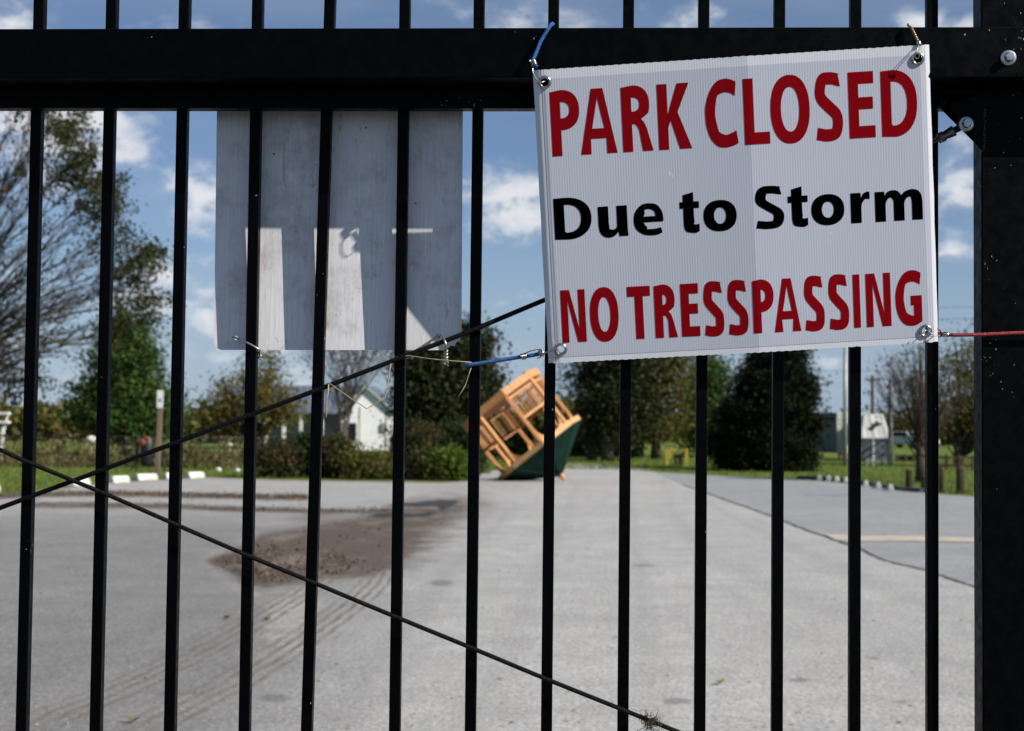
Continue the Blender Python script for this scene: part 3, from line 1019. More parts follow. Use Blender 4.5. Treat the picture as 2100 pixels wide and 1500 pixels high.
def stroke(path, a, b, cut0=None, cut1=None):
    """outline of a pen (half widths a across, b up) swept along a path; cut*: (dx,dy) shears the ends"""
    Lf, Rt = [], []
    n = len(path)
    for i, (x, y) in enumerate(path):
        x0, y0 = path[max(i - 1, 0)]; x1, y1 = path[min(i + 1, n - 1)]
        tx, ty = x1 - x0, y1 - y0
        # normal in the metric of the pen
        nx, ny = -ty * a, tx * b
        nx, ny = -ty / b, tx / a
        l = math.hypot(nx, ny) or 1
        nx, ny = nx / l * a, ny / l * b
        if i == 0 and cut0: nx, ny = cut0
        if i == n - 1 and cut1: nx, ny = cut1
        Lf.append((x + nx, y + ny)); Rt.append((x - nx, y - ny))
    return Lf + Rt[::-1]


def glyph(ch, s, h):
    """list of loops; s = stem width / letter width, h = bar height / letter height"""
    a, b = s / 2, h / 2
    if ch == 'I': return [[(0, 0), (1, 0), (1, 1), (0, 1)]]
    if ch == 'L': return [[(0, 0), (1, 0), (1, h), (s, h), (s, 1), (0, 1)]]
    if ch == 'T': return [[(.5 - a, 0), (.5 + a, 0), (.5 + a, 1 - h), (1, 1 - h), (1, 1), (0, 1), (0, 1 - h), (.5 - a, 1 - h)]]
    if ch == 'E':
        m = .525
        return [[(0, 0), (1, 0), (1, h), (s, h), (s, m - b), (.93, m - b), (.93, m + b), (s, m + b), (s, 1 - h), (.97, 1 - h), (.97, 1), (0, 1)]]
    if ch == 'N':
        q = s * .93
        return [[(0, 0), (q, 0), (q, .62), (q * .97, .80), (1 - s * 1.18, 0), (1, 0), (1, 1), (1 - q, 1), (1 - q, .40), (1 - q * .97, .24), (s * 1.2, 1), (0, 1)]]
    if ch == 'A':
        c = .5
        return [[(0, 0), (s * 1.04, 0), (.29, .235), (.71, .235), (1 - s * 1.04, 0), (1, 0), (.665, 1), (.345, 1)], [(.335, .39), (.665, .39), (.55, .72), (.503, .86), (.455, .72)]]
    if ch == 'K':
        return [[(0, 0), (s, 0), (s, .33), (s + .08, .44), (1 - s * 1.22, 0), (1, 0), (s + .30, .565), (.97, 1), (.97 - s * 1.2, 1), (s + .06, .63), (s, .53), (s, 1), (0, 1)]]
    if ch == 'O': return [arc(.5, .5, .5, .52, 0, 360, 48), arc(.5, .5, .5 - s, .52 - h, 0, 360, 48, 2.15)]
    if ch == 'o': return [arc(.5, .5, .5, .515, 0, 360, 48), arc(.5, .5, .5 - s, .515 - h, 0, 360, 48, 2.1)]
    if ch == 'D':
        o = [(0, 0)] + arc(.30, .49, .70, .505, -90, 90, 30, 2.3)[1:] + [(0, .985)]
        return [o, [(s, h)] + arc(.32, .49, .68 - s, .505 - h * .95, -90, 90, 26, 2.3) + [(s, 1 - h)]]
    if ch in 'PR':
        m0 = .395 if ch == 'P' else .43      # lower edge of the bowl
        ym, yr = (1.01 + m0) / 2, (1.01 - m0) / 2
        hole = [(s, m0 + h)] + arc(.36, ym, .64 - s if ch == 'P' else .56 - s, yr - h, -90, 90, 22, 2.3) + [(s, 1.01 - h)]
        bx = .64 if ch == 'P' else .56
        bowl = arc(.36, ym, bx, yr, -90, 90, 26, 2.3)
        if ch == 'P':
            return [[(0, 0), (s, 0), (s, m0)] + bowl + [(0, .985)], hole]
        up = [p for p in bowl if p[1] > .545]
        leg = [(s, 0), (s, m0 - .01), (s + .10, m0 - .01), (s + .17, m0 - .05), (s + .22, .33), (1 - s * 1.06, 0), (1, 0), (.80, .36), (.73, .44), (.63, .495), (.70, .515)]
        return [[(0, 0)] + leg + up + [(0, .985)], hole]
    if ch in 'CG':
        ro, ri = .52, .52 - h
        cx = .57
        if ch == 'C':
            o = cr2([(.985, .965), (.80, 1.01), (.60, 1.02), (.36, .975), (.14, .82), (.015, .62), (.0, .47), (.03, .30), (.15, .12), (.36, .005), (.60, -.02), (.83, .0), (1.0, .035)], 8)
            i = cr2([(.95, .035 + h * 1.08), (.80, h + .015), (.62, h - .01), (.44, h + .03), (s + .07, .27), (s + .005, .44), (s + .005, .56), (s + .06, .735), (.44, .97 - h), (.62, 1.0 - h), (.78, .985 - h), (.94, .965 - h * 1.15)], 8)
            return [o + i]
        o = cr2([(.985, .965), (.80, 1.01), (.60, 1.02), (.36, .975), (.14, .82), (.015, .62), (.0, .47), (.03, .30), (.15, .12), (.36, .005), (.60, -.02), (.82, .0), (1.0, .055)], 8)
        i = [(1.0, .545), (.58, .545), (.58, .545 - h * .95), (1 - s * .98, .545 - h * .95), (1 - s * .98, h + .0)] + cr2([(.70, h - .02), (.60, h - .015), (.44, h + .03), (s + .07, .27), (s + .005, .44), (s + .005, .56), (s + .06, .735), (.44, .97 - h), (.62, 1.0 - h), (.78, .985 - h), (.94, .965 - h * 1.15)], 8)
        return [o + i]
    if ch == 'S':
        path = cr2([(.90, .915 - b * .25), (.76, 1.0 - b * .95), (.56, 1.02 - b), (.30, .965 - b * .6), (a + .02, .755), (.155 + a * .5, .63), (.50, .505), (.85 - a * .5, .385), (1 - a, .255), (.73, .065 + b * .4), (.42, -.02 + b), (.22, b * .95), (.055, .07 + b * .35)], 9)
        return [stroke(path, a, b * 1.02, (.035, -b * 1.0), (-.03, -b * 1.0))]
    if ch == 'u':
        q = s * .97
        return [[(0, 1), (0, .40)] + cr2([(0, .40), (.04, .17), (.16, .02), (.34, -.03), (.52, .01), (.66, .13)], 6)[1:] + [(.675, .13), (.69, 0), (1, 0), (.985, .25), (.985, 1), (.985 - s, 1), (.985 - s, .36), (.60, .27), (.49, .225), (.37, .25), (s + .01, .36), (s, .46), (s, 1)]]
    if ch == 'e':
        o = cr2([(.95, .03 + h * .08), (.80, -.01), (.58, -.03), (.30, .02), (.07, .20), (0, .47), (.06, .76), (.27, .98), (.53, 1.03), (.80, .965), (.96, .74), (1.0, .52), (.99, .41)], 8)
        i = [(s * .93, .41), (s + .04, .30)] + cr2([(s + .10, .245), (.44, .19), (.64, .18), (.78, .195), (.905, .225)], 6)
        return [o + i, cr2([(s * .95, .60), (s + .03, .70), (.38, .815), (.53, .84), (.66, .79), (.72, .70), (.735, .60)], 6)]
    if ch == 't':     # box: baseline to top of the stem
        x1, x2 = .18, .18 + s
        yb = .60      # foot of the cross bar
        yt = .765
        return [[(0, yb), (x1, yb), (x1, .30)] + cr2([(x1, .30), (x1 + .02, .13), (x1 + .14, .02), (.70, -.02), (.86, -.01), (.985, .025)], 6)[1:] + [(.985, .205), (.82, .19), (.70, .20), (x2 + .02, .26), (x2, .36), (x2, yb), (1, yb), (1, yt), (x2, yt), (x2, 1.0), (x1, .935), (x1, yt), (0, yt)]]
    if ch == 'r':
        return [[(0, 0), (s, 0), (s, .50), (s + .03, .62), (s + .14, .74), (.80, .79), (1.0, .775), (1.0, 1.02), (.84, 1.03), (.66, .97), (.52, .80), (s, .76), (s * .96, 1), (0, 1)]]
    if ch == 'm':
        def hump(x0, x1):
            return x0
        q = s
        L0, L1, L2 = 0.0, .5 - q / 2 + .005, 1 - q
        top = [(0, 1), (q * .90, 1), (q * .93, .86)] + cr2([(q * .95, .86), (.27, .985), (.385, 1.03), (.49, .985), (.555, .85)], 6)[1:] + cr2([(.555, .85), (.64, .97), (.775, 1.03), (.90, .985), (.975, .84), (1, .62)], 6)[1:] + [(1, 0), (L2, 0), (L2, .55)] + cr2([(L2, .55), (L2 - .01, .70), (.735, .79), (L1 + q + .03, .70), (L1 + q, .56)], 6)[1:] + [(L1 + q, 0), (L1, 0), (L1, .55)] + cr2([(L1, .55), (L1 - .01, .70), (.325, .79), (q + .03, .70), (q, .56)], 6)[1:] + [(q, 0), (0, 0)]
        return [top]
    return [[(0, 0), (1, 0), (1, 1), (0, 1)]]


C3 = lambda x, y: (1050 + x / 3.75, 30 + y / 3.75)
C4 = lambda x, y: (1500 + x / 3.5, 30 + y / 3.5)
C5 = lambda x, y: (1050 + x / 3.75, 400 + y / 3.75)
C6 = lambda x, y: (1500 + x / 3.5, 450 + y / 3.5)


def U(p): return inv_uv(sfn, *p)


def fill_letter(bm, loops):
    vs, es = [], []
    for l in loops:
        q = [l[0]]
        for p in l[1:]:
            if (p - q[-1]).length > 2e-5: q.append(p)
        if (q[0] - q[-1]).length < 2e-5: q.pop()
        n0 = len(vs)
        vs += [Vector((p.x, p.y)) for p in q]
        es += [(n0 + k, n0 + (k + 1) % len(q)) for k in range(len(q))]
    rv, re, rf, *_ = delaunay_2d_cdt(vs, es, [], 0, 1e-6)
    nv = [bm.verts.new((p.x, p.y, 0)) for p in rv]
    for f in rf:
        c = sum((rv[i] for i in f), Vector((0, 0))) / len(f)
        k = 0
        for l in loops:
            for a, b in zip(l, l[1:] + l[:1]):
                if (a.y > c.y) != (b.y > c.y) and c.x < (b.x - a.x) * (c.y - a.y) / (b.y - a.y) + a.x:
                    k += 1 if b.y > a.y else -1
        # loops beyond the first are holes whatever their direction
        hole = 0
        for l in loops[1:]:
            h = 0
            for a, b in zip(l, l[1:] + l[:1]):
                if (a.y > c.y) != (b.y > c.y) and c.x < (b.x - a.x) * (c.y - a.y) / (b.y - a.y) + a.x: h ^= 1
            hole |= h
        k0 = 0
        l = loops[0]
        for a, b in zip(l, l[1:] + l[:1]):
            if (a.y > c.y) != (b.y > c.y) and c.x < (b.x - a.x) * (c.y - a.y) / (b.y - a.y) + a.x:
                k0 += 1 if b.y > a.y else -1
        if k0 != 0 and not hole:
            bm.faces.new([nv[i] for i in f])


def lettering(items, base, top, mat, stem, bar, xh=None):
    """items: (char, left point, right point); base/top: two pixel points each on the base line and the cap line"""
    b0, b1 = U(base[0]), U(base[1]); t0, t1 = U(top[0]), U(top[1])
    bm = bmesh.new()
    for it in items:
        ch, pl, pr = it[0], it[1], it[2]
        ul, ur = U(pl)[0], U(pr)[0]
        hs = it[3] if len(it) > 3 else 1.0
        fs = it[4] if len(it) > 4 else 1.0
        um = (ul + ur) / 2
        vb = b0[1] + (b1[1] - b0[1]) * (um - b0[0]) / (b1[0] - b0[0])
        vt = t0[1] + (t1[1] - t0[1]) * (um - t0[0]) / (t1[0] - t0[0])
        vt = vb + (vt - vb) * hs
        wdt = ur - ul; hgt = vt - vb
        loops = glyph(ch, min(stem * fs / (wdt * sw), .9), bar / (hgt * sh))
        pts3 = [[Vector((ul + x * wdt, vb + y * hgt, 0)) for x, y in l] for l in loops]
        fill_letter(bm, pts3)
    for q in FOLDS:
        bmesh.ops.bisect_plane(bm, geom=bm.verts[:] + bm.edges[:] + bm.faces[:], plane_co=(q, 0, 0), plane_no=(1, 0, 0), dist=1e-6)
    us, ws = [], []
    for v in bm.verts:
        us.append(v.co.x); ws.append(v.co.y)
        v.co = sfn(v.co.x, v.co.y, .0003)
    bm.normal_update()
    for f in bm.faces:
        if f.normal.dot(nrm) < 0: f.normal_flip()
    me = bpy.data.meshes.new('lettering'); bm.to_mesh(me); bm.free(); me.materials.append(mat)
    for an, av in (('su', us), ('sv', ws)):
        a = me.attributes.new(an, 'FLOAT', 'POINT'); a.data.foreach_set('value', np.array(av, np.float32))
    return link(bpy.data.objects.new('lettering', me), sign)


o = lettering([
    ('P', C3(300, 845), C3(517, 745)), ('A', C3(533, 1080), C3(813, 1063)), ('R', C3(857, 1060), C3(1090, 1045)), ('K', C3(1133, 1045), C3(1387, 1025)),
    ('C', C3(1485, 750), C3(1743, 985)), ('L', C4(98, 937), C4(280, 927)), ('O', C4(280, 680), C4(562, 680), 1, 1.05), ('S', C4(600, 700), C4(800, 750)),
    ('E', C4(850, 892), C4(1037, 878)), ('D', C4(1075, 643), C4(1333, 640))],
    (C3(315, 1093), C4(1085, 878)), (C3(287, 592), C4(1066, 402)), M['red_ink'], .0146, .0172)
o['label'] = 'red capitals PARK CLOSED'
XH = .735
o = lettering([
    ('D', C5(324, 186), C5(612, 185)), ('u', C5(660, 130), C5(897, 315), XH), ('e', C5(935, 185), C5(1165, 190), XH), ('t', C5(1288, 80), C5(1447, 280), .97), ('o', C5(1472, 150), C5(1728, 150), XH),
    ('S', C4(166, 1330), C4(378, 1420)), ('t', C4(403, 1310), C4(553, 1480), .97), ('o', C4(573, 1390), C4(810, 1385), XH), ('r', C4(855, 1350), C4(990, 1262), XH), ('m', C4(1030, 1350), C4(1375, 1460), XH)],
    (C5(332, 345), C6(1240, 8)), (C5(315, 25), C6(1240, -285)), M['black_ink'], .0155, .0109)
o['label'] = 'black words Due to Storm'
o = lettering([
    ('N', C5(380, 938), C5(577, 1130), 1, .9), ('O', C5(600, 920), C5(820, 920)), ('T', C5(882, 740), C5(1060, 740)), ('R', C5(1097, 900), C5(1278, 1097)), ('E', C5(1300, 890), C5(1450, 1087)),
    ('S', C5(1475, 915), C5(1632, 950)), ('S', C5(1660, 905), C5(1818, 940)), ('P', C6(154, 630), C6(303, 560)), ('A', C6(312, 810), C6(503, 800)),
    ('S', C6(524, 660), C6(670, 690)), ('S', C6(698, 650), C6(845, 680)), ('I', C6(875, 590), C6(924, 590)), ('N', C6(967, 590), C6(1150, 765), 1, .9), ('G', C6(1177, 560), C6(1367, 600))],
    (C5(392, 1138), C6(880, 780)), (C5(367, 735), C6(868, 398)), M['red_ink'], .0122, .0150)
o['label'] = 'red capitals NO TRESSPASSING'

# ------------------------------------------------------------------ cords and ties that hold the sign
YB = -PB - .006


def coil(c, axis, Rr, turns, length, r=.0009):
    c = Vector(c); ax = Vector(axis).normalized(); x = ax.orthogonal().normalized(); y = ax.cross(x)
    n = int(turns * 12)
    mb = MB()
    mb.tube([c + ax * (length * (k / n - .5)) + (x * math.cos(2 * PI * k / 12) + y * math.sin(2 * PI * k / 12)) * Rr for k in range(n + 1)], r, 6)
    return mb


b1_ = tag(empty('bungee_cord', (0, 0, 0)), 'short blue bungee cord over the top beam, holding the upper left corner of the sign', 'cord', 'blue bungee cords tying the white sign')
pt = catmull(pxpath([(1134, 50, -.055), (1129, 52.5, YB + .002), (1110, 83, YB), (1098, 112, YB - .004), (1092.5, 125, YB - .006), (1097, 133, YB - .008), (1101, 138, YB - .008)], YB), 6)
MB().tube(pt, .0029, 9).build('cord', M['blue'], b1_)
coil(W3(1094, 129, YB - .006), W3(1098, 138, YB - .006) - W3(1091, 122, YB - .006), .0042, 4.5, .008).build('coil', M['brass'], b1_)
hk = catmull(pxpath([(1094, 133, YB - .007), (1092.5, 146, YB - .010), (1096, 156, YB - .012), (1103, 166, YB - .013), (1111, 169, YB - .013), (1117, 167, YB - .009), (1119, 168, YB + .002)], 0), 5)
MB().tube(hk, .0008, 6).build('hook', M['wire'], b1_)

b2_ = tag(empty('bungee_cord', (0, 0, 0)), 'longer blue bungee cord from a picket to the lower left corner of the sign', 'cord', 'blue bungee cords tying the white sign')
pt = catmull(pxpath([(968, 742, .021), (957, 747, .012), (957.5, 749.5, -.004), (966, 748.5, -.0075), (1020, 740, -.011), (1071, 732, -.016), (1080, 731, -.017), (1100, 727.5, -.019), (1114, 724, -.022)], 0), 6)
MB().tube(pt, .0031, 9).build('cord', M['blue'], b2_)
dv = W3(1114, 724, -.02) - W3(1071, 732, -.02)
coil(W3(1074, 731.5, -.0165), dv, .0045, 4.5, .0085).build('coil', M['brass'], b2_)
coil(W3(1110, 725, -.021), dv, .0047, 3.5, .007).build('coil', M['brass'], b2_)
hk = catmull(pxpath([(1074, 726, -.020), (1090, 720, -.024), (1106, 717, -.027), (1112, 719, -.028), (1112, 728, -.028), (1108, 733, -.028), (1101, 735, -.027)], 0), 5)
MB().tube(hk, .0009, 6).build('hook', M['wire'], b2_)
hk = catmull(pxpath([(1108, 729, -.029), (1122, 722.5, -.034), (1140, 718.5, -.040), (1149, 717, -.040), (1151, 717.5, -.030)], 0), 5)
MB().tube(hk, .0009, 6).build('hook', M['wire'], b2_)

b3_ = tag(empty('bungee_cord', (0, 0, 0)), 'taut red bungee cord running right from the lower right corner of the sign', 'cord')
ys = -.034
pt = pxpath([(1936, 686.5, ys), (1960, 687.5, ys - .001), (2020, 686.5, ys - .003), (2060, 684.5, ys - .004), (2115, 682.5, ys - .005), (2300, 676, ys - .005)], ys)
MB().tube(pt, .0028, 9).build('cord', M['red'], b3_)
MB().tube(pxpath([(1931, 686, ys), (1934, 686.2, ys), (1943, 686.8, ys), (1947, 687, ys)], ys), [.0030, .0042, .0042, .0030], 10).build('ferrule', M['brass'], b3_)
mb = MB()
for k in range(16):
    e = W3(1928 + rnd.uniform(-7, 3), 682 + rnd.uniform(-9, 10), ys + rnd.uniform(-.005, .005))
    mb.tube([W3(1933, 685.5, ys), (W3(1933, 685.5, ys) + e) / 2 + Vector((0, 0, rnd.uniform(-.002, .002))), e], [.0009, .0008, .0005], 5)
mb.build('frayed_end', M['red'], b3_)
hk = catmull(pxpath([(1870, 705, -.036), (1884, 692, -.037), (1896, 681, -.036), (1899, 677, -.034), (1904, 680, -.036), (1912, 686, -.037), (1915, 689, -.037), (1905, 697, -.036), (1896, 703, -.034)], 0), 5)
MB().tube(hk, .0007, 6).build('hook', M['wire'], b3_)

b4_ = tag(empty('wire_tie', (0, 0, 0)), 'twisted brown wire tie over the top beam at the upper right corner of the sign', 'wire')
mb = MB()
for ph in (0, PI):
    pp = []
    for k in range(34):
        t = k / 33
        c = W3(1864 + 18 * t ** .8, 53 + 33 * t, YB - .004 * t)
        pp.append(c + Vector((math.cos(k * .9 + ph) * .0016, math.sin(k * .9 + ph) * .0016, 0)))
    mb.tube(pp, .0013, 6)
mb.tube(pxpath([(1862, 50, -.05), (1862, 51.5, YB + .002), (1865, 54, YB)], YB), .0016, 6)
mb.build('twist', M['goldwire'], b4_)
MB().tube(pxpath([(1881, 83, YB - .004), (1882.5, 86, YB - .004), (1886, 93, YB - .005), (1887, 95, YB - .005)], YB), [.002, .0036, .0034, .0018], 9).build('crimp', M['brass'], b4_)
hk = catmull(pxpath([(1884, 90, YB - .006), (1882, 100, YB - .012), (1876, 110, YB - .014), (1878, 120, YB - .012), (1884, 119, YB - .012), (1886, 108, YB - .014), (1885, 96, YB - .008)], 0), 5)
MB().tube(hk, .0006, 6).build('loop', M['wire'], b4_)

# dry stems caught on the cable
STEMS = [
    ('long pale dry stem lying across from one picket to the blue cord', [(806, 732.5, -.004), (840, 730, -.0128), (872, 735, -.013), (903, 738.5, -.013), (935, 741, -.0125), (967, 743.5, -.0125)], .0006),
    ('short dry stem hanging down below the blue cord', [(966, 755, -.0095), (960.5, 771, -.010), (955, 789, -.010), (947, 803, -.010), (939, 816, -.010)], .0006),
    ('dry stem bent to a V hanging under the black cable', [(672, 784, -.012), (697, 801.5, -.014), (720, 817.5, -.014), (752.5, 839, -.015), (757, 836, -.015), (790, 815.5, -.014), (794, 795, -.014), (798.5, 765.5, -.013), (801.5, 746, -.012)], .00065),
    ('thick upright reed end stuck against a picket under the cable', [(674, 788, -.012), (672.5, 806, -.012), (670.5, 817, -.012), (669.5, 836, -.011), (668.5, 857, -.011)], .0010)]
for lab, pts, r in STEMS:
    MBo = MB().tube(pxpath(pts, 0), [r * (1.0 if k % 2 == 0 else 1.25) for k in range(len(pts))], 6).build('dry_stem', M['straw'])
    tag(MBo, lab, 'dry stem', 'dry stems caught on the gate')
mb = MB()
rnd = random.Random(8)
for k in range(90):
    c = W3(1334 + rnd.gauss(0, 9), 1480 + rnd.gauss(0, 5), CY - .009 + rnd.uniform(-.006, .006))
    d = Vector((rnd.gauss(0, 1), rnd.gauss(0, .7), rnd.gauss(-.25, 1))).normalized() * rnd.uniform(.006, .02)
    e = Vector((rnd.gauss(0, 1), rnd.gauss(0, 1), rnd.gauss(0, 1))) * .004
    mb.tube([c, c + d * .5 + e, c + d], [.0005, .0005, .0003], 4)
tag(mb.build('root_tangle', simple('root_fibre', (.085, .06, .04), .9, 0, .2, .5, 60.0)), 'small tangle of brown roots snagged on the lower cable', 'roots')

# ------------------------------------------------------------------ foliage and trees
def leaf_quads(C, size, rng, flat=0.0):
    """C: (n,3) centres -> verts, faces of small random quads"""
    n = len(C)
    a = rng.normal(size=(n, 3)); a /= np.linalg.norm(a, axis=1)[:, None]
    b = rng.normal(size=(n, 3)); b -= a * (a * b).sum(1)[:, None]; b /= np.linalg.norm(b, axis=1)[:, None]
    s = size * rng.uniform(.55, 1.35, n)[:, None]
    u = a * s * .5; v = b * s * rng.uniform(.28, .5, n)[:, None]
    V = np.empty((n, 4, 3)); V[:, 0] = C - u; V[:, 1] = C + v - u * .1; V[:, 2] = C + u; V[:, 3] = C - v - u * .1
    Fq = np.arange(n * 4).reshape(n, 4)
    return V.reshape(-1, 3), Fq


def crown_points(blobs, nclump, perclump, crad, rng, surf=.55):
    """clump centres spread through ellipsoids, leaves gathered in the clumps"""
    wts = np.array([b[6] * 0 + b[3] * b[4] * b[5] for b in blobs]) ** .8
    wts = wts / wts.sum()
    cen = []
    for b, w in zip(blobs, wts):
        k = max(2, int(nclump * w))
        d = rng.normal(size=(k, 3)); d /= np.linalg.norm(d, axis=1)[:, None]
        r = np.where(rng.random(k) < surf, rng.uniform(.72, 1.04, k), rng.random(k) ** .45)[:, None]
        cen.append(np.array(b[:3]) + d * r * np.array(b[3:6]))
    cen = np.concatenate(cen)
    pts = np.repeat(cen, perclump, 0)
    sc = np.repeat(rng.uniform(.55, 1.4, len(cen)), perclump)[:, None]
    pts = pts + rng.normal(size=pts.shape) * crad * sc * np.array([1, 1, .72])
    keep = rng.random(len(pts)) < np.repeat(rng.uniform(.45, 1.0, len(cen)), perclump)
    return cen, pts[keep]


def tree(name, label, cat, base, blobs, leaf, nclump=120, per=60, crad=.4, lsize=.2, trunk=.16, bark='bark', limbs=40, twigs=0, seed=1, surf=.55, group=None, lean=(0, 0), top=None, forks=1, hfac=.72, lr=.30):
    """blobs: (x, y, z, rx, ry, rz, w) relative to the base"""
    rng = np.random.default_rng(seed); rd = random.Random(seed)
    root = tag(empty(name, base), label, cat, group)
    cen, pts = crown_points(blobs, nclump, int(per * 1.8), crad, rng, surf)
    lsize *= .68
    pts[:, 2] = np.maximum(pts[:, 2], .06)
    Vv, Fv = leaf_quads(pts, lsize, rng)
    mesh_np('crown', Vv, Fv, L[leaf], root)
    zmax = max(b[2] + b[5] * .6 for b in blobs) if top is None else top
    mb = MB()
    stems = []
    for f in range(forks):
        ang = 2 * PI * f / forks + .6
        sp = 0 if forks == 1 else .18 * zmax
        tp_ = [Vector((lean[0] * t + sp * t ** 1.4 * math.cos(ang) + rd.uniform(-.05, .05) * zmax * t * .5, lean[1] * t + sp * t ** 1.4 * math.sin(ang) + rd.uniform(-.05, .05) * zmax * t * .5, zmax * t)) for t in (0, .12, .3, .5, .72, 1.0)]
        tr = [trunk * q / (forks ** .35) for q in (1.25, 1.0, .85, .66, .42, .12)]
        mb.tube(tp_, tr, 8)
        stems.append(tp_)
    idx = rng.permutation(len(cen))[:limbs]
    for i in idx:
        c = Vector(cen[i])
        tp_ = stems[int(i) % len(stems)]
        h = max(.06, min(.86, (c.z * hfac) / zmax * rd.uniform(.6, .95)))
        k = h * 5; j = min(int(k), 4); s0 = tp_[j].lerp(tp_[j + 1], k - j)
        m = s0.lerp(c, .5) + Vector((0, 0, rd.uniform(-.06, .10) * (c - s0).length))
        r0 = trunk * lr * (1 - h * .6)
        mb.tube([s0, m, c], [r0, r0 * .6, r0 * .18], 5, False)
        for q in range(twigs):
            d = (c - m).normalized() + Vector((rd.gauss(0, .5), rd.gauss(0, .5), rd.gauss(.1, .45)))
            st = m.lerp(c, rd.uniform(.2, 1))
            e = st + d.normalized() * rd.uniform(.5, 1.3) * crad * 2.0
            mb.tube([st, st.lerp(e, .5) + Vector((0, 0, rd.uniform(-.06, .06))), e], [r0 * .28, r0 * .2, r0 * .08], 4, False)
    mb.build('trunk', M[bark], root)
    return root


def pxm(y): return (y + DIST) / F


def crown_box(px0, px1, py0, py1, y, depth=None):
    """ellipsoid (in metres, absolute) filling a box of the view at distance y"""
    a = W3((px0 + px1) / 2, (py0 + py1) / 2, y); s = pxm(y)
    rx = (px1 - px0) / 2 * s
    return (a.x, a.y, a.z, rx, depth or rx, (py1 - py0) / 2 * s, 1)


def rel(base, bl): return [(b[0] - base[0], b[1] - base[1], b[2], b[3], b[4], b[5], b[6]) for b in bl]


def ptree(name, label, cat, px, y, boxes, leaf, **kw):
    base = (GX(px, y), y, 0)
    bl = rel(base, [crown_box(*b[:4], y + (b[4] if len(b) > 4 else 0), b[5] if len(b) > 5 else None) for b in boxes])
    return tree(name, label, cat, base, bl, leaf, **kw)


TG = 'trees beyond the gate'
ptree('pine_tree', 'dark dense pine standing between the white house and the overturned gazebo', 'tree', 935, 62,
      [(830, 990, 720, 900), (880, 1000, 660, 800), (850, 960, 800, 920), (930, 1020, 740, 820), (830, 930, 720, 800)], 'dark_pine', nclump=360, per=110, crad=.5, lsize=.24, trunk=.26, limbs=60, seed=11, group=TG)
ptree('leafy_tree', 'bright green conical tree behind the white topped post', 'tree', 262, 65,
      [(175, 345, 770, 905), (205, 325, 690, 800), (240, 300, 640, 720), (160, 260, 780, 880)], 'green', nclump=240, per=100, crad=.5, lsize=.24, trunk=.22, bark='greybark', limbs=50, seed=12, group=TG)
ptree('yellowing_tree', 'sparse yellowing tree left of the white house', 'tree', 520, 70,
      [(430, 600, 760, 880), (490, 580, 715, 790), (540, 625, 800, 870), (420, 500, 790, 900)], 'yellow', nclump=120, per=38, crad=.42, lsize=.22, trunk=.2, limbs=90, twigs=6, hfac=.5, seed=13, group=TG)
ptree('bare_tree', 'thin half bare tree in front of the white house', 'tree', 706, 60,
      [(600, 830, 620, 750), (620, 800, 640, 770), (690, 850, 660, 770), (600, 700, 660, 770)], 'brown', nclump=170, per=13, crad=.5, lsize=.15, trunk=.11, bark='greybark', limbs=70, twigs=5, seed=14, group=TG, forks=3, top=5.2)
ptree('olive_tree', 'browning olive tree right of the overturned gazebo', 'tree', 1215, 66,
      [(1150, 1260, 720, 850), (1180, 1290, 680, 800), (1170, 1270, 830, 905)], 'brown', nclump=150, per=30, crad=.5, lsize=.2, trunk=.2, bark='greybark', limbs=80, twigs=4, seed=15, group=TG)
ptree('pine_tree', 'dark pine on two pale trunks right of the overturned gazebo', 'tree', 1246, 64,
      [(1195, 1330, 720, 860), (1220, 1340, 660, 800), (1215, 1340, 810, 902)], 'dark_pine', nclump=170, per=85, crad=.5, lsize=.22, trunk=.24, bark='greybark', limbs=60, seed=16, group=TG)
ptree('olive_tree', 'tall olive green tree right of the dark pine', 'tree', 1345, 70,
      [(1290, 1410, 700, 850), (1310, 1410, 660, 780), (1300, 1390, 820, 905)], 'olive', nclump=170, per=60, crad=.5, lsize=.22, trunk=.22, limbs=60, seed=17, group=TG)
ptree('leafy_tree', 'soft green tree left of the big black evergreen', 'tree', 1450, 78,
      [(1400, 1500, 760, 900), (1420, 1495, 720, 800), (1400, 1470, 840, 930)], 'green', nclump=170, per=80, crad=.5, lsize=.22, trunk=.2, limbs=50, seed=18, group=TG)
ptree('evergreen_tree', 'big black evergreen with a rounded cone shape beside the parking lot', 'tree', 1582, 52.5,
      [(1462, 1676, 868, 972), (1480, 1678, 800, 930), (1512, 1668, 735, 870), (1540, 1650, 690, 800), (1475, 1560, 880, 968), (1590, 1668, 870, 955)], 'bush', nclump=520, per=150, crad=.24, lsize=.15, trunk=.24, limbs=40, seed=19, surf=.75, group=TG)
ptree('bare_tree', 'half bare dark trunked tree behind the wooden bollards', 'tree', 1888, 42,
      [(1785, 1900, 740, 850), (1800, 1960, 690, 790), (1830, 1990, 760, 870), (1780, 1850, 790, 850)], 'brown', nclump=120, per=9, crad=.28, lsize=.12, trunk=.15, limbs=80, twigs=11, hfac=.62, lr=.19, seed=20, group=TG, top=4.2)
ptree('olive_tree', 'rounded olive tree beside the gate upright at the far right', 'tree', 1965, 62,
      [(1915, 2060, 720, 860), (1930, 2040, 680, 790), (1900, 2080, 820, 910), (1980, 2120, 740, 900)], 'olive', nclump=240, per=26, crad=.45, lsize=.2, trunk=.2, limbs=80, twigs=4, hfac=.5, seed=21, group=TG)

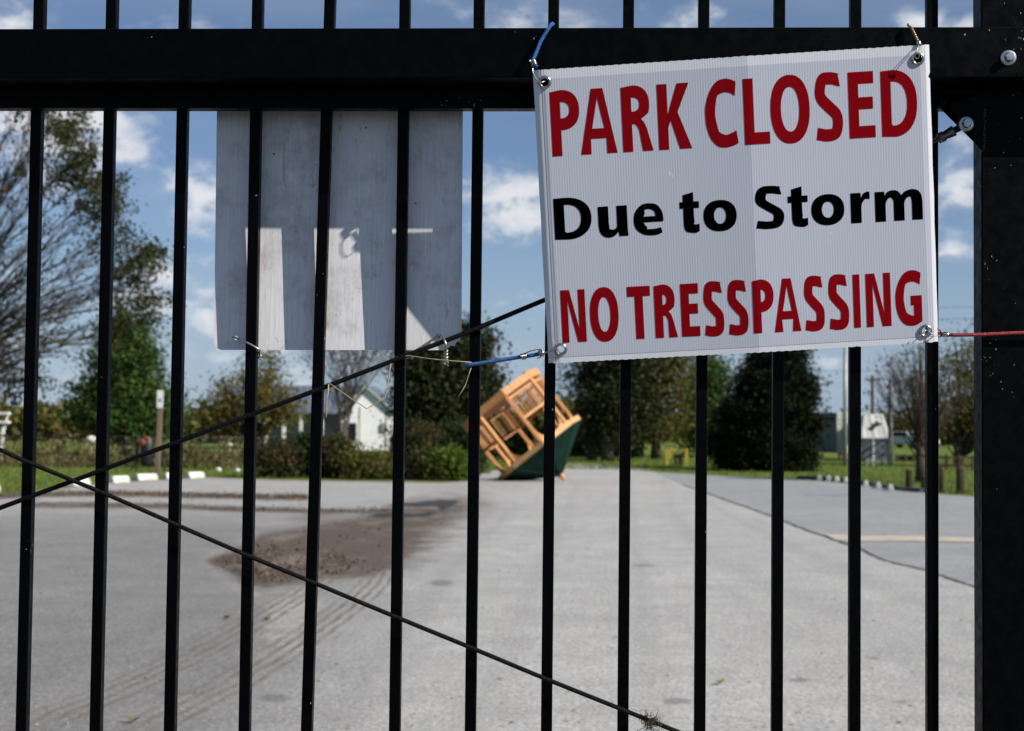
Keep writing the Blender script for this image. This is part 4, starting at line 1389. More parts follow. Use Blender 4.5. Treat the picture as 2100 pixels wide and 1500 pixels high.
# the big wind-swept tree at the left edge, its limbs fanning up to the right
YT = 46.0
rngT = np.random.default_rng(31); rdT = random.Random(31)
base = Vector((GX(-190, YT), YT, 0))
root = tag(empty('windswept_tree', base), 'large wind-stripped tree leaning in from the left edge, leafy only at its outer tips', 'tree', TG)
mb = MB()
crown = []
tk = [W3(-190, 980, YT), W3(-170, 900, YT), W3(-120, 840, YT), W3(-70, 800, YT)]
mb.tube([p - base for p in [base] + tk[1:]], [.34, .30, .25, .20], 9)
tips = [(-60, 190), (-20, 215), (30, 245), (70, 240), (95, 255), (120, 300), (140, 340), (155, 390), (175, 420), (190, 450), (200, 500), (215, 530), (260, 545), (285, 580), (270, 620), (250, 665), (200, 690),
        (165, 700), (110, 700), (60, 740), (20, 780), (120, 620), (60, 560), (20, 480), (-40, 430), (150, 560), (100, 470), (40, 360), (-10, 320), (170, 620), (220, 600), (30, 640), (-30, 560), (90, 390), (130, 500), (240, 570), (70, 300), (110, 660)]
for (tx, ty) in tips:
    yy = YT + rdT.uniform(-2.5, 2.5)
    s0 = tk[1].lerp(tk[3], rdT.random())
    e = W3(tx, ty, yy)
    mid = s0.lerp(e, .5) + Vector((-.16 * (e.x - s0.x), 0, .10 * (e - s0).length)) if ty < 700 else s0.lerp(e, .5) + Vector((0, 0, .08 * (e - s0).length))
    path = catmull([s0, mid, e], 7)
    r0 = rdT.uniform(.05, .085)
    n = len(path)
    mb.tube([p - base for p in path], [r0 * (1 - .93 * k / (n - 1)) for k in range(n)], 6, False)
    crown.append((e, 1.0))
    dirn = (e - mid).normalized()
    for q in range(34):
        k = rdT.randint(4, n - 1); st = path[k]
        d = (dirn + Vector((rdT.gauss(0, .33), rdT.gauss(0, .4), rdT.gauss(.10, .32)))).normalized()
        ln = rdT.uniform(.5, 1.7)
        en = st + d * ln
        mb.tube([st - base, st.lerp(en, .55) + Vector((0, 0, rdT.uniform(-.05, .08))) - base, en - base], [r0 * .26, r0 * .17, r0 * .06], 4, False)
        crown.append((en, .26))
        for w_ in range(2):
            s2 = st.lerp(en, rdT.uniform(.4, .9))
            e2 = s2 + (d + Vector((rdT.gauss(0, .45), rdT.gauss(0, .45), rdT.gauss(0, .4)))).normalized() * rdT.uniform(.3, .8)
            mb.tube([s2 - base, e2 - base], [r0 * .13, r0 * .05], 3, False)
            crown.append((e2, .2))
mb.build('trunk', M['twig'], root)
P = []
for e, wgt in crown:
    x, y = project(e)
    edge_ = np.interp(y, [200, 300, 420, 540, 600, 700, 800], [110, 150, 200, 265, 285, 255, 60])
    near = max(0.0, 1 - (edge_ - x) / 95.0)
    if rdT.random() < .45: continue
    n = int((6 + 125 * min(near, 1) ** 1.6) * (wgt ** .5) * rdT.uniform(.3, 1.5) * (.55 if y > 430 else 1))
    P.append(np.array(e - base) + rngT.normal(size=(n, 3)) * (.19, .26, .15))
P = np.concatenate(P)
Vv, Fv = leaf_quads(P, .12, rngT)
mesh_np('crown', Vv, Fv, leafmat('windswept_leaf', [(.014, .022, .009), (.030, .040, .013), (.055, .058, .020), (.07, .052, .026)], .25), root)

# far woods that read as one mass
def wood(boxes, leaf, name, label, seed, per=70, crad=.9, ls=.5):
    rng = np.random.default_rng(seed)
    pts = []
    for (x0, x1, y0, y1, d) in boxes:
        b = crown_box(x0, x1, y0, y1, d)
        _, p = crown_points([b], 40, per, crad, rng, .6)
        pts.append(p)
    p = np.concatenate(pts); p[:, 2] = np.maximum(p[:, 2], .1)
    Vv, Fv = leaf_quads(p, ls, rng)
    return tag(mesh_np(name, Vv, Fv, L[leaf], None), label, 'woodland', None, 'stuff')


rw = random.Random(77)
wb = []
for k in range(24):
    x = -260 + k * 62 + rw.uniform(-20, 20); h = rw.uniform(30, 62)
    wb.append((x - 50, x + 50, 893 - h, 900 + 6, 120 + rw.uniform(-14, 20)))
wood(wb, 'olive', 'far_woodland', 'low olive woodland along the far left skyline behind the fence', 41)
wb = []
for k in range(18):
    x = 1120 + k * 66 + rw.uniform(-20, 20); h = rw.uniform(22, 46)
    wb.append((x - 55, x + 55, 905 - h, 912, 170 + rw.uniform(-14, 20)))
wood(wb, 'olive', 'far_woodland', 'low dark woodland along the far right skyline behind the sheds', 42, 70, 1.1, .6)


def shrub(label, px0, px1, py0, y, leaf, seed, name='shrub', cat='shrub', group='shrubs along the drive', n=90, per=80, crad=.2, ls=.11):
    base = (GX((px0 + px1) / 2, y), y, 0)
    s = pxm(y); gy_ = project((base[0], y, 0))[1]
    h = (gy_ - py0) * s; w = (px1 - px0) * s / 2
    bl = [(0, 0, h * .5, w, w * .8, h * .52, 1), (-w * .4, 0, h * .62, w * .5, w * .5, h * .40, 1), (w * .35, .1, h * .42, w * .6, w * .5, h * .42, 1)]
    return tree(name, label, cat, base, bl, leaf, nclump=n, per=per, crad=crad, lsize=ls, trunk=.03, limbs=26, seed=seed, surf=.6, group=group, forks=3, twigs=2)


shrub('brownish shrub at the left end of the row, beside the white post', 525, 610, 905, 39.5, 'shrub', 51)
shrub('tall dark shrub, second in the row, under the tree branches', 585, 690, 893, 40.3, 'hedge', 52)
shrub('rounded shrub below the blue metal roof', 658, 722, 900, 39.8, 'shrub', 53)
shrub('low shrub in front of the white gable wall', 706, 815, 931, 39.2, 'olive', 54, n=70)
shrub('tall reddish shrub right of the white gable wall', 800, 905, 872, 40.6, 'shrub', 55, n=120)
shrub('dark evergreen shrub touching the left end of the gazebo', 905, 985, 872, 44.5, 'hedge', 56, n=110)
shrub('small brown shrub between the white gable wall and the juniper', 855, 915, 928, 39.0, 'shrub', 58, n=50)
shrub('bright green feathery juniper beside the overturned gazebo', 880, 968, 928, 39.0, 'juniper', 57, 'juniper', 'shrub', None, 90, 90, .17, .13)

# clipped hedge far behind the gazebo
hx0, hx1, hyy = GX(1165, 74), GX(1320, 74), 74.0
rng = np.random.default_rng(61)
P = rng.uniform((hx0, hyy - .5, .03), (hx1, hyy + .5, 1.25), (9000, 3)); P[:, 2] += rng.normal(size=len(P)) * .06
Vv, Fv = leaf_quads(P, .16, rng)
tag(mesh_np('clipped_hedge', Vv, Fv, L['hedge'], None), 'low dark clipped hedge behind the right side of the gazebo', 'hedge')
hx0, hx1, hyy = GX(985, 72), GX(1120, 72), 72.0
P = rng.uniform((hx0, hyy - .5, .03), (hx1, hyy + .5, 1.35), (7000, 3)); P[:, 2] += rng.normal(size=len(P)) * .06
Vv, Fv = leaf_quads(P, .16, rng)
tag(mesh_np('clipped_hedge', Vv, Fv, L['hedge'], None), 'low dark clipped hedge seen through the open bays of the gazebo', 'hedge')

# grass blades on the verges and dried plants at the fence
def scatter(quads, n, seed, h0, h1, w, mat, name, label, cat, lean=.5):
    rng = np.random.default_rng(seed)
    cs = []
    for (x0, x1, y0, y1) in quads:
        px = rng.uniform(x0, x1, n); py = rng.uniform(y0, y1, n)
        edge_ = np.interp(px, far_x, far_y)
        ok = py < edge_ - .3
        for a, b in zip(px[ok], py[ok]):
            p = G(a, b); cs.append((p.x, p.y, 0))
    C = np.array(cs); m = len(C)
    hh = rng.uniform(h0, h1, m); an = rng.uniform(0, 2 * PI, m)
    ld = rng.normal(size=(m, 2)) * lean * hh[:, None]
    V = np.empty((m, 4, 3))
    dx = np.cos(an) * w; dy = np.sin(an) * w
    V[:, 0] = C + np.stack([-dx, -dy, 0 * dx], 1); V[:, 1] = C + np.stack([dx, dy, 0 * dx], 1)
    top_ = C + np.stack([ld[:, 0], ld[:, 1], hh], 1)
    V[:, 2] = top_ + np.stack([dx, dy, 0 * dx], 1) * .3; V[:, 3] = top_ - np.stack([dx, dy, 0 * dx], 1) * .3
    return tag(mesh_np(name, V.reshape(-1, 3), np.arange(m * 4).reshape(m, 4), mat, None), label, cat, None, 'stuff')


scatter([(-80, 560, 950, 1012), (900, 1400, 940, 968)], 9000, 71, .05, .12, .012, L['grassblade'], 'grass_blades', 'short green grass on the verge left and behind the gazebo', 'grass')
scatter([(1350, 2150, 940, 1025)], 14000, 72, .05, .12, .012, L['grassblade'], 'grass_blades', 'short green grass on the right verge around the wooden bollards', 'grass')
scatter([(-80, 545, 950, 961)], 1100, 73, .2, .8, .016, L['dry'], 'dried_plants', 'dried brown plants and vines growing along the chain-link fence', 'dried plants', .35)
rng = np.random.default_rng(74)
P = []
for k in range(110):
    x = rng.uniform(-60, 540); y = rng.uniform(45.6, 47.4)
    P.append(np.array([GX(x, y), y, rng.uniform(.1, .9)]) + rng.normal(size=(22, 3)) * (.24, .15, .16))
P = np.concatenate(P); P[:, 2] = np.maximum(P[:, 2], .03)
Vv, Fv = leaf_quads(P, .12, rng)
tag(mesh_np('dried_vines', Vv, Fv, L['dry'], None), 'tangle of withered leaves hanging in front of the chain-link fence', 'dried vines', None, 'stuff')

# leaf litter on the tarmac
rng = np.random.default_rng(81)
C = []
def litter(poly, n, sx=0):
    xs = [p[0] for p in poly]; ys = [p[1] for p in poly]
    q = np.stack([rng.uniform(min(xs), max(xs), n * 3), rng.uniform(min(ys), max(ys), n * 3)], 1)
    q = q[inside(q, poly)][:n]
    for a, b in q:
        p = G(a, b); C.append((p.x, p.y, .012 + rng.random() * .02))
litter([(440, 1150), (520, 1120), (640, 1125), (760, 1150), (700, 1180), (560, 1200), (500, 1190)], 900)
litter(MUD, 260)
for wr, nn, sp in ((WRACK1, 3800, 3.2), (WRACK2, 900, 3.0)):
    for k in range(nn):
        t = rng.random() * (len(wr) - 1); j = int(t)
        x = wr[j][0] + (wr[j + 1][0] - wr[j][0]) * (t - j); y = wr[j][1] + (wr[j + 1][1] - wr[j][1]) * (t - j) + rng.normal() * sp
        p = G(x, y); C.append((p.x, p.y, .012 + rng.random() * .04))
C = np.array(C)
n = len(C)
an = rng.uniform(0, 2 * PI, n); s = rng.uniform(.010, .027, n)
u = np.stack([np.cos(an) * s, np.sin(an) * s, rng.normal(size=n) * s * .35], 1); v = np.stack([-np.sin(an) * s * .45, np.cos(an) * s * .45, rng.normal(size=n) * s * .35], 1)
V = np.empty((n, 4, 3)); V[:, 0] = C - u; V[:, 1] = C + v; V[:, 2] = C + u; V[:, 3] = C - v
V[:, :, 2] = np.maximum(V[:, :, 2], .010)
tag(mesh_np('leaf_litter', V.reshape(-1, 3), np.arange(n * 4).reshape(n, 4), L['litter'], None), 'brown leaf litter washed in bands over the tarmac', 'leaf litter', None, 'stuff')
# loose grit, chips and twigs all over the drive
C = []
for k in range(520):
    x = rng.uniform(-40, 2100); y = 1000 + 500 * rng.random() ** .7
    if y < np.interp(x, far_x, far_y) + 6: continue
    p = G(x, y); C.append((p.x, p.y, .010))
C = np.array(C); n = len(C)
an = rng.uniform(0, 2 * PI, n); s = rng.uniform(.006, .022, n)
u = np.stack([np.cos(an) * s, np.sin(an) * s, 0 * s], 1); v = np.stack([-np.sin(an) * s * .35, np.cos(an) * s * .35, s * .3], 1)
V = np.empty((n, 4, 3)); V[:, 0] = C - u; V[:, 1] = C + v; V[:, 2] = C + u; V[:, 3] = C - v * (1, 1, 0)
tag(mesh_np('loose_grit', V.reshape(-1, 3), np.arange(n * 4).reshape(n, 4), leafmat('grit', [(.05, .045, .04), (.14, .12, .10), (.42, .40, .36), (.08, .06, .045)], 0, .9), None), 'scattered grit, bark crumbs and shell chips on the tarmac', 'grit', None, 'stuff')


def leaf_thing(px, py, label, col, size, seed):
    rd = random.Random(seed); c = G(px, py, .012)
    mb = MB(); a = rd.uniform(0, 2 * PI)
    ring = []
    for k in range(14):
        t = 2 * PI * k / 14
        rr = size * (1 if k % 2 == 0 else .72)
        x, y = rr * math.cos(t), rr * .55 * math.sin(t)
        ring.append((c.x + x * math.cos(a) - y * math.sin(a), c.y + x * math.sin(a) + y * math.cos(a), .014 + abs(x) * .45 + rd.uniform(0, .008)))
    cv = mb.bm.verts.new((c.x, c.y, .013))
    vs = [mb.bm.verts.new(q) for q in ring]
    for k in range(14): mb.bm.faces.new((cv, vs[k], vs[(k + 1) % 14]))
    tag(mb.build('fallen_leaf', simple('leaf_' + str(seed), col, .7, 0, .3, .4, 40.0)), label, 'leaf', 'loose leaves on the drive')


leaf_thing(1476, 1402, 'small yellow leaf lying on the bright drive between two pickets', (.36, .26, .06), .045, 1)
leaf_thing(273, 1480, 'curled olive brown leaf on the drive at the bottom left', (.13, .10, .045), .04, 2)
leaf_thing(466, 1268, 'reddish brown leaf on the grey tarmac below the mud patch', (.20, .10, .055), .05, 3)
leaf_thing(549, 1272, 'pale brown leaf on the sandy patch beside the tyre track', (.25, .15, .09), .05, 4)

# ------------------------------------------------------------------ overturned gazebo
def octv(r, z, k, off=0): return Vector((r * math.cos(R(45 * k + off)), r * math.sin(R(45 * k + off)), z))


GH, GRr, GRO, GAP = 1.87, 1.27, 1.45, .97
th = .892
A_ = Vector((math.cos(th), -0.03, -math.sin(th))).normalized()       # its own upward axis, now pointing down right
N_ = Vector((math.sin(.193), -math.cos(.193), 0)); N_ = (N_ - A_ * N_.dot(A_)).normalized()   # one corner towards the road
X_ = N_.cross(A_)
gaz = tag(empty('overturned_gazebo'), 'orange cedar gazebo blown over on its green roof at the roadside', 'gazebo')
# local frame: z = axis, x axis = corner facing the viewer
mw_ = Matrix((N_, A_.cross(N_), A_)).transposed().to_4x4()
YG = 39.6
low = None
cpos = Vector((0, 0, 0))
zs = [(mw_ @ octv(GRO, GH, k)).z for k in range(8)] + [(mw_ @ Vector((0, 0, GH + GAP))).z]
eave = W3(1119, 909, YG - GRO)
e1 = mw_ @ octv(GRO, GH, 0)
loc = Vector((-2.383, 39.77, -min(zs) + .03))
gaz.matrix_world = Matrix.Translation(loc) @ mw_
CE = M['cedar']
mb = MB()
for z0, z1, rr in ((0.0, .16, GRr + .05), (.165, .20, GRr + .09)):
    mb.prism([octv(rr, z0, k) for k in range(8)], (0, 0, z1 - z0))
mb.build('floor', M['cedar_dark'], gaz)
mb = MB()
for k in range(8):
    mb.bar(octv(GRr + .075, .08, k), octv(GRr + .075, .08, k + 1), .05, .20, (0, 0, 1))
mb.build('floor_rim', CE, gaz)
for k in range(8):
    mb = MB(); mb.bar(octv(GRr, .20, k), octv(GRr, GH, k), .10, .10, octv(1, 0, k), .008)
    mb.build('post', CE, gaz)
    if k == 0: continue        # the way in
    a, b = octv(GRr, 0, k), octv(GRr, 0, k + 1)
    d = b - a
    mb = MB()
    for z in (.30, .98):
        mb.bar(a + d * .05 + Vector((0, 0, z)), b - d * .05 + Vector((0, 0, z)), .045, .07, (0, 0, 1))
    nb_ = 8
    for q in range(nb_):
        p = a + d * (.10 + .80 * q / (nb_ - 1))
        mb.bar(p + Vector((0, 0, .33)), p + Vector((0, 0, .95)), .022, .022, d)
    mb.build('railing', CE, gaz)
for k in range(8):
    a, b = octv(GRr, 0, k), octv(GRr, 0, k + 1); d = b - a
    for p0, sg in ((a, 1), (b, -1)):
        mb = MB(); pts = []
        for q in range(9):
            t = q / 8 * PI / 2
            pts.append((.03 + .36 * (1 - math.cos(t)), GH - .52 + .44 * math.sin(t)))
        outer = [(.03, GH - .06), ]
        du = d.normalized() * sg
        ring = [p0 + du * x + Vector((0, 0, z)) for x, z in pts] + [p0 + du * .03 + Vector((0, 0, GH - .08))]
        ring2 = [p0 + du * x + Vector((0, 0, z)) for x, z in ((.045, GH - .50), (.075, GH - .33), (.14, GH - .20), (.26, GH - .115), (.40, GH - .07), (.24, GH - .07), (.15, GH - .07), (.045, GH - .07))]
        nn_ = du.cross(Vector((0, 0, 1))) * .022
        mb.prism([q_ - nn_ for q_ in ring2], nn_ * 2)
        mb.build('bracket', CE, gaz)
mb = MB()
for k in range(8): mb.bar(octv(GRr, GH + .02, k), octv(GRr, GH + .02, k + 1), .10, .12, (0, 0, 1))
mb.build('eave_beam', CE, gaz)
mb = MB()
for k in range(8): mb.bar(octv(GRO, GH - .01, k), octv(GRO, GH - .01, k + 1), .035, .15, (0, 0, 1))
mb.build('fascia', simple('pale_cedar', (.58, .33, .14), .6, 0, .3, .2, 3.0), gaz)
mb = MB()
for k in range(8):
    a, b, t = octv(GRO + .03, GH + .075, k), octv(GRO + .03, GH + .075, k + 1), Vector((0, 0, GH + GAP + .03))
    # courses of shingle strips, each standing a little proud
    nco = 9
    for q in range(nco):
        f0, f1 = q / nco, (q + 1) / nco
        up_ = (b - a).cross(t - a).normalized(); up_ = up_ if up_.z > 0 else -up_
        mb.face([a.lerp(t, f0) + up_ * .016, b.lerp(t, f0) + up_ * .016, b.lerp(t, f1), a.lerp(t, f1)])
        mb.face([a.lerp(t, f0), b.lerp(t, f0), b.lerp(t, f0) + up_ * .016, a.lerp(t, f0) + up_ * .016])
    mb.bar(a, t, .05, .03, (0, 0, 1))
mb.build('roof', M['greenroof'], gaz)
mb = MB(); mb.prism([octv(GRO - .02, GH + .07, k) for k in range(8)], (0, 0, .004)); mb.build('ceiling', M['cedar_dark'], gaz)
mb = MB(); mb.lathe((0, 0, GH + GAP - .03), (0, 0, 1), [(.001, 0), (.09, 0), (.10, .07), (.05, .10), (.06, .15), (.03, .20), (.001, .21)], 12); mb.build('finial', CE, gaz)
for (k, px_) in ((2.3, 0), (5.5, 0)):
    pass
mb = MB()
mb.bar(octv(GRr * .55, -.05, 2), octv(GRr * 1.05, -.05, 1), .09, .05)
mb.build('skid', CE, gaz)
mb = MB()
mb.bar(octv(GRr * .6, -.05, 6), octv(GRr * 1.05, -.05, 7), .09, .05)
mb.build('skid', CE, gaz)

# ------------------------------------------------------------------ white house behind the shrubs
YH = 85.0
hb = Vector((GX(750, YH), YH, 0))
house = tag(empty('white_house', hb), 'small white boarded house with a blue-grey metal roof behind the shrubs', 'house')
s = pxm(YH)
gw = 104 * s / 2          # half gable width
we = 2.55; wr = 3.75
rot = R(-32)
house.rotation_euler = (0, 0, 0)
ex = Vector((1, 0.0, 0)); ey = Vector((0, 1, 0))
LEN = 6.2                 # the long wing runs left
# gable block
mb = MB()
g = [(-gw, 0, 0), (gw, 0, 0), (gw, 0, we), (0, 0, wr), (-gw, 0, we)]
mb.prism(g, (0, 5.0, 0)); mb.build('wall', M['white_board'], house)
ov = .07
mb = MB()
for sg in (-1, 1):
    a = Vector((sg * (gw + .32), -ov, we - .30)); b = Vector((0, -ov, wr + .06))
    n_ = Vector((0, 0, .09))
    mb.prism([a, b, b + n_, a + n_], (0, 5.0 + 2 * ov, 0))
mb.build('roof', M['metal_roof'], house)
mb = MB()
for sg in (-1, 1):
    mb.bar(Vector((sg * (gw + .32), -ov - .02, we - .30)), Vector((0, -ov - .02, wr + .06)), .04, .20, (0, 1, 0))
mb.build('barge_board', M['white_paint'], house)
# side wing with porch
xw0 = GX(520, YH + 2) - hb.x
mb = MB(); mb.b2((xw0, 2.2, 0), (-gw - .01, 5.4, 2.5)); mb.build('wing_wall', simple('shaded_wing_wall', (.30, .34, .42), .7, 0, .3, .25, 1.0), house)  # blue-grey colour carries the shadow on the side wall
mb = MB()
rz = wr + .08
a = [(xw0 - .5, -.2, 2.15), (-gw * .55, -.2, 2.15), (0, 2.4, rz), (xw0 - .1, 2.4, rz)]
mb.prism([Vector(q) for q in a], (0, 0, .08))
a = [(xw0 - .1, 2.4, rz), (0, 2.4, rz), (0, 5.6, 2.2), (xw0 - .5, 5.6, 2.2)]
mb.prism([Vector(q) for q in a], (0, 0, .08))
mb.build('porch_roof', M['metal_roof'], house)
for px_ in (545, 582, 617, 660):
    x = GX(px_, YH) - hb.x
    mb = MB(); mb.b2((x - .09, -.05, 0), (x + .09, .13, 2.12)); mb.build('porch_column', M['white_paint'], house)
for px_, w_, h0, h1 in ((770, .34, 1.5, 2.2),):
    pass
x = GX(708, YH) - hb.x
fr_ = MB().b2((x - .10, -.05, .5), (x + .75, -.005, 1.7)).build('window', M['white_paint'], house)
MB().b2((x - .02, -.065, .58), (x + .67, -.052, 1.62)).build('pane', M['glass'], fr_)
x = GX(782, YH) - hb.x
fr_ = MB().b2((x, -.10, 1.15), (x + .35, -.003, 1.65)).build('wall_box', M['greymetal'], house)
for px_ in (738, 792):
    x = GX(px_, YH) - hb.x
    MB().b2((x - .04, -.03, 0), (x + .04, -.002, 2.6)).build('downpipe', simple('cream_trim', (.50, .46, .36), .6), house)

# ------------------------------------------------------------------ left: fence, posts, wheel stops, barrel, bleachers
YF = 47.5
fence = tag(empty('chainlink_fence', (0, YF, 0)), 'black chain-link fence behind the dried plants on the left', 'fence')
x0, x1 = GX(-160, YF), GX(535, YF)
fh = W3(250, 896, YF).z
mb = MB(); mb.cyl((x0, 0, fh), (x1, 0, fh), .03, 8); mb.build('top_rail', M['blackmetal'], fence)
xx = x0
while xx < x1:
    MB().cyl((xx, 0, 0), (xx, 0, fh + .05), .032, 8).build('fence_post', M['blackmetal'], fence); xx += 2.4
mb = MB()
n = 0
xx = x0
while xx < x1:
    for sg in (1, -1):
        mb.tube([(xx, .0, 0 if sg > 0 else fh), (xx + fh * .8, .0, fh if sg > 0 else 0)], .006, 3, False)
    xx += .16
mb.build('wire_mesh', M['blackmetal'], fence)

YP = 40.5
post = tag(empty('sign_post', (GX(324, YP), YP, 0)), 'weathered wooden post with a small white plate at its top', 'post')
ph_ = W3(328, 836, YP).z; pt_ = W3(330, 801, YP).z
MB().bar((0, 0, 0), (.06, 0, ph_ + .05), .13, .10, (0, 1, 0), .01).build('post', M['weathered_wood'], post)
mb = MB().b2((-.03, -.075, ph_ - .02), (.15, -.052, pt_), .004); o = mb.build('sign_plate', M['white_paint'], post)
MB().b2((.02, -.078, ph_ + .16), (.10, -.076, ph_ + .26)).build('blue_symbol', simple('blue_symbol', (.02, .10, .40), .5), o)


def wheel_stop(name, label, a, b, h, w, mat, group):
    a, b = Vector(a), Vector(b)
    d = b - a; ln = d.length; ang = math.atan2(d.y, d.x)
    root = empty(name, (a + b) / 2, ang)
    mb = MB()
    pr = [(-w / 2, 0), (w / 2, 0), (w / 2 * .72, h * .72), (w / 2 * .45, h), (-w / 2 * .45, h), (-w / 2 * .72, h * .72)]
    mb.prism([Vector((-ln / 2, y, z)) for y, z in pr], (ln, 0, 0))
    bmesh.ops.bevel(mb.bm, geom=mb.bm.edges[:], offset=.015, segments=2, affect='EDGES')
    mb.build('block', mat, root)
    return tag(root, label, 'wheel stop', group)


WG = 'white wheel stops on the left'
for lab, pa, pb in (('white wheel stop cut by the left edge of the view', (-62, 1014), (6, 1010)), ('long white wheel stop where the two black cables cross', (136, 999), (198, 993)), ('white wheel stop between the second picket and the wooden post', (220, 992), (268, 989)),
                    ('bright white wheel stop below the wooden post', (272, 987), (327, 984)), ('white wheel stop partly hidden by the third picket', (331, 984), (366, 982)), ('white wheel stop right of the third picket', (378, 982.5), (422, 979.5))):
    a, b = G(*pa), G(*pb)
    b.y = a.y + (b.y - a.y) * .45
    wheel_stop('wheel_stop', lab, a + Vector((0, .3, .004)), b + Vector((0, .3, .004)), .17, .24, M['dirty_white'], WG)
WG2 = 'pale wheel stops along the right verge'
labs = ['pale wheel stop farthest along the right verge', 'second farthest pale wheel stop on the right verge', 'pale wheel stop just left of the tall grey pole foot', 'pale wheel stop hidden partly by the picket below the pole', 'pale wheel stop right of the picket below the pole', 'pale wheel stop next to nearest on the right verge', 'pale wheel stop nearest to the wooden bollards']
for lab, (px, py) in zip(labs, ((1685, 985.5), (1704, 987), (1721, 988), (1740, 990), (1781, 998), (1807, 1002), (1832, 1006.5))):
    a = G(px - 5, py + 1.5); b = G(px + 5, py - 2)
    wheel_stop('wheel_stop', lab, a + Vector((0, 0, .008)), a + Vector((.10, .55, .008)), .16, .16, M['dirty_white'], WG2)
    k = MB()
# dark bars added for the shadow between the wheel stops
mb = MB()
shade_pts = [G(px, py, .008) for px, py in ((1640, 983.6), (1690, 985.2), (1745, 990.5), (1800, 999), (1836, 1005), (1870, 1009.5), (1900, 1012))]
for a, b in zip(shade_pts[:-1], shade_pts[1:]):
    mb.bar(a + Vector((0, .45, .05)), b + Vector((0, .45, .05)), .12, .10, (0, 0, 1))
tag(mb.build('shade_bar', simple('dark_shade_bar', (.06, .075, .10), .8, 0, .2, .3, 2.0)), kind='structure')

YB_ = 43.2
bar_ = tag(empty('barrel_stand', (GX(303, YB_), YB_, 0)), 'black barrel with an orange top slung in a green tubular frame', 'barrel')
s = pxm(YB_)
MB().lathe((0, 0, .16), (0, 0, 1), [(.001, 0), (.17, 0), (.20, .10), (.215, .5), (.20, .86), (.17, .90)], 18).build('barrel', M['barrel'], bar_)
mb = MB(); mb.lathe((-.05, 0, .86), (-.35, -.2, 1), [(.20, 0), (.21, .10), (.16, .19), (.001, .22)], 18).build('hopper', M['orange'], bar_)
mb = MB()
for sg in (-1, 1):
    mb.tube([(sg * .46, -.12, 0), (sg * .36, 0, .55), (sg * .28, .05, 1.12)], .028, 7)
    mb.tube([(sg * .46, .35, 0), (sg * .30, .08, 1.10)], .028, 7)
mb.tube([(-.42, -.06, .36), (.42, -.06, .36)], .024, 7)
mb.build('frame', M['darkgreen'], bar_)

YL = 56.0
bl = tag(empty('bleacher', (GX(-25, YL), YL, 0)), 'white slatted bleacher end showing at the left edge', 'bleacher')
s = pxm(YL)
x1_ = GX(18, YL) - GX(-25, YL)
z1, z2, z3 = W3(10, 846, YL).z, W3(10, 864, YL).z, W3(10, 884, YL).z
mb = MB()
for z in (z1, z2): mb.b2((-1.4, -.1, z - .09), (x1_, .2, z), .01)
mb.build('seat_slat', M['white_paint'], bl)
mb = MB()
mb.bar((x1_ - .05, .05, z1), (x1_ - .22, .05, z3), .06, .06); mb.bar((x1_ - .24, .05, z3 + .3), (x1_ - .30, .05, 0), .10, .10)
mb.bar((-1.3, .05, z1), (-1.3, .05, 0), .08, .08); mb.bar((x1_ - .2, .05, z3), (-1.3, .05, .1), .05, .05)
mb.build('frame', M['white_paint'], bl)

for lab, px, py, y, rr in (('small white globe hanging on the fence near the second picket', 187, 902, 46.8, .15), ('small white globe on the dried plants left of the fourth picket', 471, 913, 46.2, .085),
                           ('pale round stone under the dried plants left of the fourth picket', 448, 964, 43.0, .085), ('second pale round stone, beside the fourth picket', 487, 965, 43.0, .075)):
    c = W3(px, py, y)
    mb = MB(); bmesh.ops.create_icosphere(mb.bm, subdivisions=3, radius=rr, matrix=Matrix.Translation((0, 0, rr)) @ Matrix.Diagonal((1.1, .9, .92, 1)))
    rd = random.Random(px)
    for v in mb.bm.verts: v.co += Vector((rd.gauss(0, 1), rd.gauss(0, 1), rd.gauss(0, 1))) * rr * .03
    if py < 930:
        mb.cyl((0, .05, -c.z + rr), (0, .05, rr), .012, 6)
    o = mb.build('white_globe' if py < 930 else 'pale_stone', M['dirty_white']); o.location = (c.x, c.y, max(0, c.z - rr) if py < 930 else 0)
    tag(o, lab, 'globe' if py < 930 else 'stone')

# ------------------------------------------------------------------ right: sheds, poles, bollards, rails
YC = 74.0
cx0, cx1 = GX(1716, YC), GX(1763, YC)
zc = W3(1740, 847, YC).z
cont = tag(empty('storage_container', (0, 0, 0)), 'pale steel storage container with a dark left side behind the tall pole', 'container')
mb = MB(); mb.b2((cx0, YC, .35), (cx1 + .4, YC + 2.4, zc), .02); mb.build('body', M['container_side'], cont)
xd = GX(1655, YC + 4.5)
mb = MB(); mb.prism([Vector((cx0 - .02, YC + .05, .35)), Vector((cx0 - .02, YC + .05, zc - .02)), Vector((xd, YC + 5.0, zc - .02)), Vector((xd, YC + 5.0, .35))], (.06, .02, 0)); mb.build('side', M['container_dark'], cont)
M['footing'] = simple('footing_block', (.16, .10, .08), .9)
for x in (cx0 + .15, cx1 + .1): MB().b2((x, YC + .05, 0), (x + .35, YC + .5, .348)).build('footing_block', M['footing'], cont)

